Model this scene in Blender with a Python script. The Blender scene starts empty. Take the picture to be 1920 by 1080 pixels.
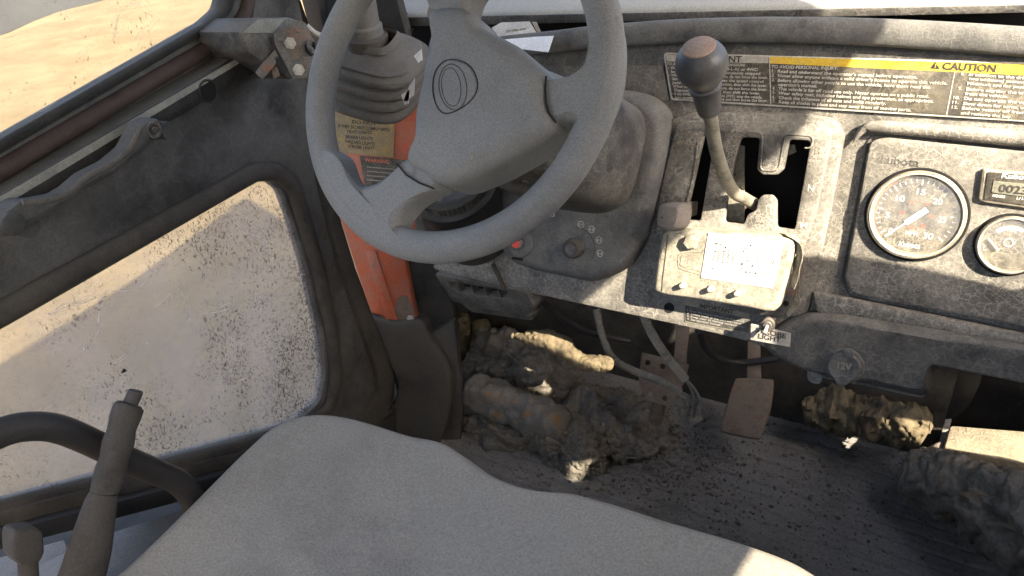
import bpy, bmesh, math, random
import numpy as np
from mathutils import Vector, Matrix, noise
from mathutils.geometry import tessellate_polygon
random.seed(7); rng = np.random.default_rng(7)
S = bpy.context.scene
COL = S.collection
R = math.radians

# ------------------------------------------------------------------ camera, sky, sun, exposure
F = 1387.0                                    # focal length in photo pixels (26 mm equivalent)
Xc = np.array([.859, .191, -.473]); Xc /= np.linalg.norm(Xc)
Yc = np.array([.4995, -.5066, .7026]); Yc -= Xc * (Xc @ Yc); Yc /= np.linalg.norm(Yc)
M = np.array([Xc, Yc, np.cross(Xc, Yc)])      # vehicle axes (right, forward, up) in camera axes
C = np.array([0, 0, 1.15])
cam = bpy.data.objects.new('camera', bpy.data.cameras.new('camera')); COL.objects.link(cam)
cam.data.sensor_width = 36; cam.data.lens = 36 * F / 1920
cam.data.clip_start = .01; cam.data.clip_end = 500
mw = Matrix.Identity(4)
for i in range(3):
    mw[i][0] = M[i, 0]; mw[i][1] = -M[i, 1]; mw[i][2] = -M[i, 2]; mw[i][3] = C[i]
cam.matrix_world = mw
S.camera = cam
SUN = np.array([.72, -.33, .61]); SUN /= np.linalg.norm(SUN)
w = bpy.data.worlds.new('World'); S.world = w; w.use_nodes = True
nt = w.node_tree
sky = nt.nodes.new('ShaderNodeTexSky'); sky.sky_type = 'NISHITA'; sky.sun_disc = False
sky.sun_elevation = math.asin(SUN[2]); sky.sun_rotation = math.atan2(SUN[0], SUN[1])
sky.dust_density = 4.6; sky.air_density = .95; sky.ozone_density = .45
bg = nt.nodes['Background']; bg.inputs[1].default_value = .15
nt.links.new(sky.outputs[0], bg.inputs[0])
sl = bpy.data.objects.new('sun', bpy.data.lights.new('sun', 'SUN')); COL.objects.link(sl)
sl.data.energy = 4.6; sl.data.angle = R(.53); sl.data.color = (1, .875, .68)
sl.rotation_euler = Vector(SUN).to_track_quat('Z', 'Y').to_euler(); sl.location = (3, -2, 4)
S.view_settings.view_transform = 'Standard'; S.view_settings.look = 'None'
S.view_settings.exposure = 2.35; S.view_settings.gamma = 1; S.view_settings.use_curve_mapping = False
S.cycles.max_bounces = 6; S.cycles.transparent_max_bounces = 12
S.cycles.use_denoising = True; S.cycles.adaptive_threshold = .02

# ------------------------------------------------------------------ helpers
def ray(p): return M @ np.array([p[0] - 960, p[1] - 540, F])
def nrm(v): v = np.array(v, float); return v / np.linalg.norm(v)
class Frame:
    """a plane of the vehicle: origin p0, normal n (towards the driver), u to the right, v up"""
    def __init__(s, p0, n, u=(1, 0, 0)):
        s.p0 = np.array(p0, float); s.n = nrm(n)
        u = np.array(u, float); s.u = nrm(u - s.n * (u @ s.n)); s.v = np.cross(s.n, s.u)
    def pt(s, p, h=0.0):
        d = ray(p); t = ((s.p0 + s.n * h - C) @ s.n) / (d @ s.n); return C + d * t
    def uv(s, p, h=0.0):
        q = s.pt(p, h) - s.p0; return np.array([q @ s.u, q @ s.v])
    def w(s, u, v, h=0.0): return s.p0 + s.u * u + s.v * v + s.n * h
def proj(q):
    c = M.T @ (np.array(q) - C); return (960 + F * c[0] / c[2], 540 + F * c[1] / c[2])

LOC = {}
def thing(name, label, cat, loc, group=None):
    o = bpy.data.objects.new(name, None); COL.objects.link(o); o.empty_display_size = .02
    o.location = tuple(loc); o['label'] = label; o['category'] = cat; o['kind'] = 'thing'
    if group: o['group'] = group
    LOC[o.name] = np.array(loc, float); return o
def mk(name, vs, fs, mat, parent=None, smooth=40, label=None, cat=None, kind=None, group=None):
    vs = np.array(vs, float)
    if parent is not None: L = LOC[parent.name]
    else: L = np.array([*(vs[:, :2].min(0) + vs[:, :2].max(0)) / 2, vs[:, 2].min()])
    me = bpy.data.meshes.new(name); me.from_pydata((vs - L).tolist(), [], [tuple(int(i) for i in f) for f in fs])
    me.validate(); me.update()
    if smooth:
        me.shade_smooth(); me.set_sharp_from_angle(angle=R(smooth))
    o = bpy.data.objects.new(name, me); COL.objects.link(o); me.materials.append(mat)
    if parent is not None: o.parent = parent
    else: o.location = tuple(L)
    LOC[o.name] = L
    if label: o['label'] = label
    if cat: o['category'] = cat; o['kind'] = 'thing'
    if kind: o['kind'] = kind
    if group: o['group'] = group
    return o
def join(*parts):
    V, Fs = [], []
    for v, f in parts:
        n = len(V); V += [tuple(x) for x in v]; Fs += [tuple(i + n for i in q) for q in f]
    return V, Fs
def area2(P): x, y = P[:, 0], P[:, 1]; return np.sum(x * np.roll(y, -1) - np.roll(x, -1) * y)
def rounded(P, r, seg=5):
    P = [np.array(p, float) for p in P]; n = len(P); out = []
    for i in range(n):
        a, b, c = P[i - 1], P[i], P[(i + 1) % n]
        d1, d2 = a - b, c - b; l1, l2 = np.linalg.norm(d1), np.linalg.norm(d2)
        if l1 < 1e-9 or l2 < 1e-9: continue
        rr = r[i] if hasattr(r, '__len__') else r
        d1 /= l1; d2 /= l2
        ang = math.acos(max(-1, min(1, d1 @ d2)))
        if ang > 3.05: out.append(b); continue
        t = min(rr / max(math.tan(ang / 2), 1e-3), .48 * l1, .48 * l2)
        p1, p2 = b + d1 * t, b + d2 * t
        for k in range(seg + 1):
            s = k / seg; out.append((1 - s) ** 2 * p1 + 2 * s * (1 - s) * b + s * s * p2)
    return np.array(out)
def catmull(P, n=10, closed=False):
    P = [np.array(p, float) for p in P]; m = len(P); out = []
    rngk = range(m) if closed else range(m - 1)
    for i in rngk:
        p0 = P[i - 1] if (closed or i > 0) else 2 * P[0] - P[1]
        p1, p2 = P[i], P[(i + 1) % m]
        p3 = P[(i + 2) % m] if (closed or i + 2 < m) else 2 * P[-1] - P[-2]
        for k in range(n):
            t = k / n
            out.append(.5 * (2 * p1 + (p2 - p0) * t + (2 * p0 - 5 * p1 + 4 * p2 - p3) * t * t + (3 * p1 - p0 - 3 * p2 + p3) * t ** 3))
    if not closed: out.append(P[-1])
    return np.array(out)
def inset(P, d):
    """move every vertex to the left of its travel direction"""
    e = np.roll(P, -1, 0) - P; e /= np.maximum(np.linalg.norm(e, axis=1)[:, None], 1e-9)
    nl = np.stack([-e[:, 1], e[:, 0]], 1); a = nl + np.roll(nl, 1, 0)
    l = np.maximum(np.linalg.norm(a, axis=1)[:, None], .3); a /= l
    k = 1 / np.maximum((a * nl).sum(1)[:, None], .6)
    return P + a * d * k
def plate_g(fr, outer, h, th, bevel=.002, holes=(), r=.004, uvs=False, hr=None):
    """a flat solid with an outline given in photo pixels on its front plane, with holes"""
    def loop(px, rr, ccw):
        P = np.array(px, float) if uvs else np.array([fr.uv(p, h) for p in px])
        P = rounded(P, rr) if rr else P
        keep = [i for i in range(len(P)) if np.linalg.norm(P[i] - P[i - 1]) > 1e-6]; P = P[keep]
        if (area2(P) > 0) != ccw: P = P[::-1]
        return P
    loops = [loop(outer, r, True)] + [loop(q, r if hr is None else hr, False) for q in holes]
    V, Fs, front, back = [], [], [], []
    for P in loops:
        n = len(P); base = len(V)
        if bevel > 0: rings = [(bevel, 0), (bevel * .3, bevel * .3), (0, bevel), (0, th)]
        else: rings = [(0, 0), (0, th)]
        for d, z in rings:
            Q = inset(P, d) if d else P
            V += [fr.w(q[0], q[1], h - z) for q in Q]
        for k in range(len(rings) - 1):
            for i in range(n):
                j = (i + 1) % n; a = base + k * n
                Fs.append((a + i, a + n + i, a + n + j, a + j))
        front.append((base, n)); back.append((base + (len(rings) - 1) * n, n))
    for grp, flip in ((front, False), (back, True)):
        polys = [[Vector((float((np.array(V[i]) - fr.p0) @ fr.u), float((np.array(V[i]) - fr.p0) @ fr.v), 0)) for i in range(b, b + n)] for b, n in grp]
        idx = [i for b, n in grp for i in range(b, b + n)]
        for t in tessellate_polygon(polys):
            q = [idx[i] for i in t]
            A = [np.array([(V[i] - fr.p0) @ fr.u, (V[i] - fr.p0) @ fr.v]) for i in q]
            up = area2(np.array(A)) > 0
            Fs.append(tuple(q if up != flip else q[::-1]))
    return V, Fs
def plate(name, fr, outer, h, th, mat, parent=None, bevel=.002, holes=(), r=.004, uvs=False, hr=None, **k):
    return mk(name, *plate_g(fr, outer, h, th, bevel, holes, r, uvs, hr), mat, parent, **k)
def pad_g(fr, outer, h, th, rad, crown=.0, n=6, sm=6, centre=None, closedcurve=True, back=True):
    """a rounded cushion-like solid (star-shaped outline in photo pixels, edges rounded by rad)"""
    P = np.array([fr.uv(p, h) for p in outer])
    if closedcurve: P = catmull(P, sm, True)
    if area2(P) < 0: P = P[::-1]
    c = P.mean(0) if centre is None else fr.uv(centre, h); m = len(P)
    dist = np.linalg.norm(P - c, axis=1)
    V, Fs = [], []
    prof = [(0, th)] + [(rad * (1 - math.cos(a)), rad * (1 - math.sin(a))) for a in np.linspace(0, math.pi / 2, n)]
    rings = [(d, z, None) for d, z in prof] + [(None, 0, s) for s in (.72, .48, .24, .1)]
    for d, z, s in rings:
        if s is None:
            sc = np.maximum(1 - d / np.maximum(dist, 1e-6), .75)
        else:
            sc = np.full(m, s)
        Q = c + (P - c) * sc[:, None]
        for q, k in zip(Q, sc):
            V.append(fr.w(q[0], q[1], h - z + crown * (1 - k * k)))
    for k in range(len(rings) - 1):
        for i in range(m):
            j = (i + 1) % m; a = k * m
            Fs.append((a + i, a + j, a + m + j, a + m + i))
    V.append(fr.w(c[0], c[1], h + crown)); e = len(V) - 1; a = (len(rings) - 1) * m
    Fs += [(a + i, a + (i + 1) % m, e) for i in range(m)]
    if back: Fs.append(tuple(range(m))[::-1])
    return V, Fs
def pad(name, fr, outer, h, th, rad, mat, parent=None, crown=0., sm=6, centre=None, cc=True, **k):
    return mk(name, *pad_g(fr, outer, h, th, rad, crown, sm=sm, centre=centre, closedcurve=cc), mat, parent, **k)
def tube_g(path, rad, seg=12, closed=False, caps=True, flat=1.0, ref=None):
    P = np.array(path, float); n = len(P)
    rad = np.full(n, rad) if np.isscalar(rad) else np.array(rad)
    T = np.roll(P, -1, 0) - np.roll(P, 1, 0) if closed else np.gradient(P, axis=0)
    T /= np.linalg.norm(T, axis=1)[:, None]
    a = np.array(ref if ref is not None else ((0, 0, 1) if abs(T[0][2]) < .9 else (1, 0, 0)), float)
    V, Fs = [], []
    for i in range(n):
        a = a - T[i] * (a @ T[i]); a /= np.linalg.norm(a); b = np.cross(T[i], a)
        for k in range(seg):
            t = 2 * math.pi * k / seg; V.append(P[i] + rad[i] * (a * math.cos(t) * flat + b * math.sin(t)))
    for i in range(n if closed else n - 1):
        for k in range(seg):
            j = (i + 1) % n; Fs.append((i * seg + k, i * seg + (k + 1) % seg, j * seg + (k + 1) % seg, j * seg + k))
    if caps and not closed: Fs += [tuple(range(seg))[::-1], tuple((n - 1) * seg + k for k in range(seg))]
    return V, Fs
def tube(name, path, rad, mat, parent=None, seg=12, closed=False, flat=1.0, ref=None, **k):
    return mk(name, *tube_g(path, rad, seg, closed, True, flat, ref), mat, parent, **k)
def lathe_g(o, ax, prof, seg=32, ref=None):
    o = np.array(o, float); ax = nrm(ax); a = np.array((1., 0, 0) if abs(ax[0]) < .9 else (0, 1., 0)); 
    if ref is not None: a = np.array(ref, float)
    a = nrm(a - ax * (a @ ax)); b = np.cross(ax, a); V, Fs = [], []
    for r, z in prof:
        for k in range(seg):
            t = 2 * math.pi * k / seg; V.append(o + ax * z + r * (a * math.cos(t) + b * math.sin(t)))
    n = len(prof)
    for i in range(n - 1):
        for k in range(seg):
            Fs.append((i * seg + k, i * seg + (k + 1) % seg, (i + 1) * seg + (k + 1) % seg, (i + 1) * seg + k))
    if prof[0][0] > 1e-6: Fs.append(tuple(range(seg))[::-1])
    if prof[-1][0] > 1e-6: Fs.append(tuple((n - 1) * seg + k for k in range(seg)))
    return V, Fs
def lathe(name, o, ax, prof, mat, parent=None, seg=32, ref=None, **k):
    prof = [(max(r, 1e-5), z) for r, z in prof]
    return mk(name, *lathe_g(o, ax, prof, seg, ref), mat, parent, **k)
def box_g(o, ax, ay, az):
    """box from a centre and three half-axes"""
    o, ax, ay, az = (np.array(q, float) for q in (o, ax, ay, az))
    V = [o + sx * ax + sy * ay + sz * az for sx in (-1, 1) for sy in (-1, 1) for sz in (-1, 1)]
    return V, [(0, 1, 3, 2), (4, 6, 7, 5), (0, 4, 5, 1), (2, 3, 7, 6), (0, 2, 6, 4), (1, 5, 7, 3)]
def hull(name, pts, mat, parent=None, bevel=.003, seg=2, **k):
    bm = bmesh.new()
    for p in pts: bm.verts.new(p)
    g = bmesh.ops.convex_hull(bm, input=bm.verts)
    bmesh.ops.delete(bm, geom=[v for v in bm.verts if not v.link_faces], context='VERTS')
    bmesh.ops.dissolve_limit(bm, angle_limit=R(2), verts=bm.verts, edges=bm.edges)
    if bevel: bmesh.ops.bevel(bm, geom=bm.edges[:], offset=bevel, segments=seg, affect='EDGES', profile=.5, clamp_overlap=True)
    bmesh.ops.recalc_face_normals(bm, faces=bm.faces); bm.verts.index_update()
    V = [tuple(v.co) for v in bm.verts]; Fs = [tuple(v.index for v in f.verts) for f in bm.faces]; bm.free()
    return mk(name, V, Fs, mat, parent, **k)
def slab(name, fr, px, h, th, mat, parent=None, bevel=.003, **k):
    A = [fr.pt(p, h) for p in px]
    return hull(name, A + [a - fr.n * th for a in A], mat, parent, bevel, **k)
FONT_CACHE = {}
def glyphs(s, bold):
    if (s, bold) in FONT_CACHE: return FONT_CACHE[(s, bold)]
    cu = bpy.data.curves.new('t', 'FONT'); cu.body = s; cu.resolution_u = 3; cu.offset = bold
    ob = bpy.data.objects.new('t', cu); COL.objects.link(ob)
    bpy.context.view_layer.update()
    me = bpy.data.meshes.new_from_object(ob.evaluated_get(bpy.context.evaluated_depsgraph_get()))
    V = np.array([v.co[:] for v in me.vertices]); Fs = [tuple(p.vertices) for p in me.polygons]
    bpy.data.objects.remove(ob); bpy.data.curves.remove(cu); bpy.data.meshes.remove(me)
    FONT_CACHE[(s, bold)] = (V, Fs); return V, Fs
def text(s, fr, a, b, cap, h, mat, parent, bold=.012, name='printed_text', down=(0, 1), slant=0.):
    """text whose baseline runs from photo pixel a to b on plane fr, capital letters cap pixels high"""
    V, Fs = glyphs(s, bold)
    A, B = fr.pt(a, h), fr.pt(b, h); u = nrm(B - A); v = np.cross(fr.n, u)
    ch = np.linalg.norm(fr.pt((a[0] - down[0] * cap, a[1] - down[1] * cap), h) - A)
    x0, x1 = V[:, 0].min(), V[:, 0].max(); sx = np.linalg.norm(B - A) / (x1 - x0); sy = ch / .70
    W = [A + u * ((q[0] - x0) * sx + slant * q[1] * sy) + v * (q[1] * sy) for q in V]
    return mk(name, W, Fs, mat, parent, smooth=0)
def fbm(p, s, o=4):
    return noise.fractal(Vector(p) * s, 1.0, 2.0, o)
def rough_roll_g(path, rad, amp, sc, seed, seg=40, n=70, flat=1.0, ends=True, cell=.0, oct=5, crease=.006):
    """an uneven closed roll of mud or foam along a path"""
    P = catmull(path, 12); d = np.r_[0, np.cumsum(np.linalg.norm(np.diff(P, axis=0), axis=1))]
    t = np.linspace(0, d[-1], n); P = np.stack([np.interp(t, d, P[:, i]) for i in range(3)], 1)
    s = np.linspace(0, 1, n)
    rr = np.interp(s, np.linspace(0, 1, len(rad)), rad) if hasattr(rad, '__len__') else np.full(n, rad)
    if ends: rr = rr * np.clip(np.sqrt(np.maximum(1 - np.maximum(0, (np.abs(2 * s - 1) - .86) / .14) ** 2, .0)), .03, 1)
    V, Fs = tube_g(P, rr, seg, caps=True, flat=flat); V = np.array(V)
    Cn = np.repeat(P, seg, 0); out = []
    for q, c in zip(V, Cn):
        dr = q - c; l = np.linalg.norm(dr); dr = dr / max(l, 1e-6); k = Vector((q[0] + seed * 3.1, q[1], q[2]))
        dd = amp * noise.fractal(k * sc, .9, 2.1, oct)
        if cell:
            v1 = noise.voronoi(k * sc * 1.6)[0]; dd -= cell * max(0, 1 - (v1[1] - v1[0]) * 5)
        wv = k + .03 * noise.noise_vector(k * 14)
        dd -= crease * max(0, 1 - abs(noise.noise(wv * sc * 1.1)) * 8) + crease * .6 * max(0, 1 - abs(noise.noise(wv * sc * 2.6 + Vector((5, 1, 2)))) * 7)
        out.append(q + dr * dd)
    return out, Fs
def lump_g(c, rx, ry, rz, amp, sc, seed, sub=5, cell=.0, pow_=.85):
    bm = bmesh.new(); bmesh.ops.create_icosphere(bm, subdivisions=sub, radius=1); out = []
    c = np.array(c)
    for v in bm.verts:
        d = np.array(v.co); q = np.sign(d) * np.abs(d) ** pow_; q = c + rx * q[0] + ry * q[1] + rz * q[2]
        wn = nrm(rx * d[0] / (np.linalg.norm(rx) ** 2) + ry * d[1] / (np.linalg.norm(ry) ** 2) + rz * d[2] / (np.linalg.norm(rz) ** 2))
        k = Vector((q[0] + seed * 2.7, q[1], q[2])); dd = amp * noise.fractal(k * sc, .9, 2.1, 5)
        if cell:
            v1 = noise.voronoi(k * sc * 1.8)[0]; dd -= cell * max(0, 1 - (v1[1] - v1[0]) * 5)
        wv = k + .03 * noise.noise_vector(k * 14)
        dd -= .5 * cell * max(0, 1 - abs(noise.noise(wv * sc * 2.4)) * 7) - .0016 * noise.noise(k * 190)
        out.append(q + wn * dd)
    Fs = [tuple(x.index for x in f.verts) for f in bm.faces]; bm.free(); return out, Fs

# ------------------------------------------------------------------ materials
class NT:
    def __init__(s, name):
        s.m = bpy.data.materials.new(name); s.m.use_nodes = True; s.t = s.m.node_tree
        s.b = s.t.nodes['Principled BSDF']; s.o = s.t.nodes['Material Output']
        s.pos = s.t.nodes.new('ShaderNodeNewGeometry')
    def n(s, typ, **kw):
        x = s.t.nodes.new('ShaderNode' + typ)
        for k, v in kw.items(): setattr(x, k, v)
        return x
    def l(s, a, b): s.t.links.new(a, b)
    def val(s, sock, v):
        if hasattr(v, 'is_linked') or hasattr(v, 'links'): s.l(v, sock)
        else: sock.default_value = v
    def math(s, op, a, b=0., clamp=False):
        x = s.n('Math', operation=op, use_clamp=clamp); s.val(x.inputs[0], a); s.val(x.inputs[1], b); return x.outputs[0]
    def noise(s, sc, detail=6, rough=.6, vec=None, dist=0.):
        x = s.n('TexNoise'); x.inputs['Scale'].default_value = sc; x.inputs['Detail'].default_value = detail
        x.inputs['Roughness'].default_value = rough; x.inputs['Distortion'].default_value = dist
        s.l(vec if vec is not None else s.pos.outputs['Position'], x.inputs['Vector']); return x
    def rng(s, v, a, b, c=0., d=1., smooth=True):
        x = s.n('MapRange', interpolation_type='SMOOTHSTEP' if smooth else 'LINEAR')
        s.l(v, x.inputs[0]); x.inputs[1].default_value = a; x.inputs[2].default_value = b
        x.inputs[3].default_value = c; x.inputs[4].default_value = d; return x.outputs[0]
    def warp(s, sc, amt, stretch=(1, 1, 1)):
        nz = s.noise(sc, 3, .5); sub = s.n('VectorMath', operation='SUBTRACT'); s.l(nz.outputs['Color'], sub.inputs[0]); sub.inputs[1].default_value = (.5, .5, .5)
        scl = s.n('VectorMath', operation='SCALE'); s.l(sub.outputs[0], scl.inputs[0]); scl.inputs['Scale'].default_value = amt
        add = s.n('VectorMath', operation='ADD'); s.l(s.pos.outputs['Position'], add.inputs[0]); s.l(scl.outputs[0], add.inputs[1])
        mul = s.n('VectorMath', operation='MULTIPLY'); s.l(add.outputs[0], mul.inputs[0]); mul.inputs[1].default_value = stretch
        return mul.outputs[0]
    def edges(s, sc, wid, vec):
        v = s.n('TexVoronoi', feature='DISTANCE_TO_EDGE'); v.inputs['Scale'].default_value = sc; s.l(vec, v.inputs['Vector'])
        return s.rng(v.outputs['Distance'], 0, wid, 1, 0)
    def mix(s, f, a, b):
        x = s.n('Mix', data_type='RGBA'); s.val(x.inputs[0], f)
        for i, c in ((6, a), (7, b)):
            if isinstance(c, tuple): x.inputs[i].default_value = (*c, 1) if len(c) == 3 else c
            else: s.l(c, x.inputs[i])
        return x.outputs[2]
    def bump(s, h, strength, dist=.002):
        x = s.n('Bump'); x.inputs['Strength'].default_value = strength; x.inputs['Distance'].default_value = dist; s.l(h, x.inputs['Height'])
        s.l(x.outputs[0], s.b.inputs['Normal']); return x
def mat(name, base, dust=(.27, .24, .20), amt=.5, sc=25., rough=.75, crack=0., csc=60., up=.25, bump=.15, spec=.3, metal=0., fine=600., patch=None, pamt=.0, psc=14., scratch=0., grain=.2, gsc=.6):
    s = NT(name)
    n1 = s.noise(sc, 7, .65); f = s.rng(n1.outputs[0], .5 - .16 - amt * .25, .72 - amt * .25, 0, 1)
    f = s.math('MULTIPLY', f, min(1., amt * 1.4))
    if up:
        sep = s.n('SeparateXYZ'); s.l(s.pos.outputs['Normal'], sep.inputs[0])
        u = s.rng(sep.outputs[2], .25, .95, 0, up); f = s.math('ADD', f, u, True)
    hgt = s.noise(fine, 3, .6).outputs[0]
    if crack:
        wv = s.warp(45, .02); e1 = s.edges(csc, .09, wv); wv2 = s.warp(90, .012, (1, 1, 1.4)); e2 = s.edges(csc * 1.9, .10, wv2)
        mk1 = s.rng(s.noise(18, 3, .5).outputs[0], .38, .62); mk2 = s.rng(s.noise(30, 3, .5, s.warp(5, .3)).outputs[0], .42, .6)
        ln = s.math('ADD', s.math('MULTIPLY', e1, mk1), s.math('MULTIPLY', e2, mk2), True)
        f = s.math('ADD', f, s.math('MULTIPLY', ln, crack), True)
        hgt = s.math('ADD', hgt, s.math('MULTIPLY', ln, .6))
    if scratch:
        e3 = s.edges(26, .012, s.warp(9, .1, (.35, 1, 1)))
        f = s.math('ADD', f, s.math('MULTIPLY', e3, scratch), True)
    col = s.mix(f, tuple(base), tuple(dust))
    gr = s.rng(s.noise(fine * gsc, 4, .7).outputs[0], .25, .75, 1 - grain, 1 + grain); 
    mul = s.n('Mix', data_type='RGBA', blend_type='MULTIPLY'); mul.inputs[0].default_value = 1
    s.l(col, mul.inputs[6]); s.l(gr, mul.inputs[7]); col = mul.outputs[2]
    if patch:
        pn = s.noise(psc, 6, .7); pf = s.math('MULTIPLY', s.rng(pn.outputs[0], .58, .66), pamt)
        col = s.mix(pf, col, tuple(patch))
    s.l(col, s.b.inputs['Base Color'])
    s.l(s.rng(f, 0, 1, rough, min(1, rough + .25)), s.b.inputs['Roughness'])
    s.b.inputs['Specular IOR Level'].default_value = spec; s.b.inputs['Metallic'].default_value = metal
    if metal: s.l(s.rng(f, 0, .6, metal, 0), s.b.inputs['Metallic'])
    s.bump(hgt, bump); return s.m
DUST = (.27, .24, .19)
m_dash = mat('dash_dusty_black_plastic', (.038, .038, .038), (.285, .266, .23), .42, 12, .6, .55, 100, .15, .3, grain=.3, gsc=.3)
m_dashdark = mat('dash_bare_black_plastic', (.03, .03, .031), (.19, .178, .155), .28, 22, .5, .3, 55, .35, .2, scratch=.25)
m_pod = mat('pod_grey_plastic', (.045, .046, .047), (.15, .147, .138), .5, 28, .6, .28, 90, .2, .25)
m_wheel = mat('wheel_grey_vinyl', (.15, .147, .142), (.27, .262, .247), .45, 7, .55, 0, 60, .28, .3, fine=1500, grain=.22, gsc=.4, patch=(.115, .11, .103), pamt=.5, psc=9)
m_wheelgap = mat('seam_black', (.012, .012, .012), (.05, .05, .05), .1, rough=.8)
m_seat = mat('seat_grey_vinyl', (.19, .175, .15), (.315, .292, .25), .55, 4.5, .7, 0, 60, .15, .35, fine=900, spec=.2, grain=.22, gsc=.4, patch=(.24, .22, .185), pamt=.45, psc=6)
m_black = mat('black_paint', (.014, .014, .015), (.13, .12, .10), .14, 18, .45, 0, 60, .5, .1, scratch=.3)
m_doorp = mat('door_black_plastic', (.02, .02, .021), (.15, .147, .14), .38, 9, .6, .12, 24, .6, .3, scratch=.12)
m_rubber = mat('rubber_seal', (.03, .028, .026), (.1, .09, .075), .35, 22, .7, 0, 60, .25, .1)
m_brownrub = mat('brown_rubber_seal', (.035, .023, .02), (.07, .052, .045), .45, 30, .55, 0, 60, .1, .1)
m_handle = mat('handle_black_plastic', (.03, .03, .031), (.13, .125, .115), .3, 30, .5, 0, 60, .5, .15)
m_line = mat('moulded_line_grey', (.06, .058, .055), (.1, .1, .095), .3)
m_groundshade = mat('painted_ground_shade', (.022, .021, .02), (.06, .056, .05), .5, 9, .95, .0, 60, .1, .9, fine=70)  # near-black colour standing in for shade on the far ground
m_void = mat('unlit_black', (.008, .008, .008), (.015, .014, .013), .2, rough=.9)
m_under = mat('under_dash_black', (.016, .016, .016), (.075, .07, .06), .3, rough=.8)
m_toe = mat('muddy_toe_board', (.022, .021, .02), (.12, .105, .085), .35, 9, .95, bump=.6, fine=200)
m_orange = mat('orange_paint', (.43, .085, .034), (.23, .17, .13), .32, 34, .45, 0, 60, .1, .12, patch=(.16, .12, .105), pamt=.7, psc=40)
m_yellow = mat('yellow_decal', (.42, .27, .045), (.2, .165, .115), .6, 40, .6, .3, 80, 0, .1)
m_yellowband = mat('yellow_caution_band', (.66, .43, .015), (.36, .28, .12), .3, 22, .5, .2, 50, 0, .05)
m_ink = mat('black_ink', (.02, .02, .02), (.12, .1, .08), .25, 60, .6, up=0)
m_inkfade = mat('faded_ink', (.06, .05, .03), (.35, .26, .1), .35, 60, .6, up=0)
m_label = mat('black_label_film', (.028, .026, .024), (.2, .175, .125), .22, 40, .5, .28, 45, 0, .1, scratch=.3)
m_white = mat('white_print', (.6, .58, .53), (.2, .18, .14), .4, 55, .6, up=0)
m_greyhead = mat('grey_header_film', (.42, .41, .38), (.25, .22, .18), .4, 40, .6, .2, up=0)
m_paper = mat('white_paper', (.8, .79, .76), (.6, .58, .52), .2, 40, .8, 0, up=0)
m_paperdirty = mat('dirty_paper', (.6, .6, .58), (.38, .36, .32), .4, 60, .8, 0, up=0)
m_ghost = mat('worn_print', (.30, .27, .21), (.2, .18, .14), .5, 60, .7, up=0)
m_steel = mat('zinc_steel', (.5, .49, .46), (.3, .26, .2), .4, 80, .35, 0, 60, .2, .1, metal=.8)
m_plated = mat('blackened_steel', (.06, .06, .062), (.2, .175, .145), .3, 45, .4, 0, 60, .55, .15, metal=.4, patch=(.24, .09, .045), pamt=.6, psc=30, scratch=.4)
m_rust = mat('rusty_steel', (.10, .07, .054), (.18, .148, .12), .5, 40, .8, 0, 60, .2, .3, patch=(.16, .075, .04), pamt=.5, psc=40)
m_shaft = mat('dusty_lever_steel', (.10, .10, .095), (.3, .27, .2), .45, 60, .35, .2, 80, .1, .1, metal=.6)
m_knob = mat('black_knob', (.035, .037, .042), (.16, .15, .14), .25, 30, .4, 0, 60, .35, .06, scratch=.2, spec=.5)
m_knobcap = mat('faded_red_cap', (.36, .17, .11), (.33, .27, .22), .55, 60, .6, 0, 60, .1, .1)
m_redknob = mat('worn_red_grey_knob', (.20, .165, .15), (.26, .24, .21), .4, 30, .6, 0, 60, .3, .1, patch=(.5, .05, .03), pamt=.8, psc=26)
m_red = mat('red_plastic', (.75, .06, .05), (.4, .2, .15), .15, 60, .4, up=.1)
m_boxm = mat('control_box_dusty_metal', (.10, .095, .08), (.34, .31, .245), .55, 24, .7, .5, 100, .1, .3, grain=.3, gsc=.3)
m_dial = mat('gauge_black_face', (.026, .025, .024), (.30, .27, .21), .32, 40, .5, .75, 105, 0, .1)
m_dialprint = mat('gauge_white_print', (.8, .8, .76), (.5, .45, .36), .25, 70, .6, up=0)
m_dialred = mat('gauge_red_print', (.6, .09, .04), (.4, .25, .15), .3, 70, .6, up=0)
m_bezel = mat('gauge_bezel', (.09, .085, .078), (.34, .3, .23), .5, 40, .45, .4, 95, .2, .1)
m_lcd = mat('grey_green_lcd', (.15, .155, .115), (.25, .24, .19), .4, 60, .4, .2, up=0)
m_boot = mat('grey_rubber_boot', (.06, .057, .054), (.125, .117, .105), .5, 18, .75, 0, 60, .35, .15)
m_trim = mat('dark_grey_kick_plastic', (.035, .035, .035), (.085, .08, .072), .5, 12, .6, 0, 60, .15, .2)
m_mud = mat('dried_mud', (.07, .063, .054), (.195, .177, .15), .5, 22, .95, .0, 60, .2, .9, spec=.1, patch=(.17, .10, .04), pamt=.5, psc=22, fine=260)
m_mudsm = mat('smooth_caked_mud', (.105, .098, .088), (.22, .207, .185), .55, 9, .9, .0, 60, .15, .5, spec=.1, patch=(.30, .16, .055), pamt=.7, psc=24, fine=420)
m_foam = mat('muddy_yellow_foam', (.065, .053, .038), (.22, .178, .11), .35, 16, .95, .0, 60, .1, .6, spec=.1, patch=(.06, .05, .04), pamt=.8, psc=20, fine=300)
m_floor = mat('floor_mat_muddy_rubber', (.095, .094, .092), (.225, .218, .207), .5, 5, .9, .0, 60, .2, .5, spec=.15, fine=330)
m_conduit = mat('corrugated_conduit', (.06, .058, .055), (.3, .275, .23), .6, 60, .7, 0, 60, .3, .1)
m_wire = mat('dusty_wire', (.1, .095, .09), (.26, .24, .2), .5, 80, .7)
m_tan = mat('tan_dusty_box', (.2, .17, .12), (.3, .26, .19), .5, 20, .9, .1, fine=200, bump=.5)
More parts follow.
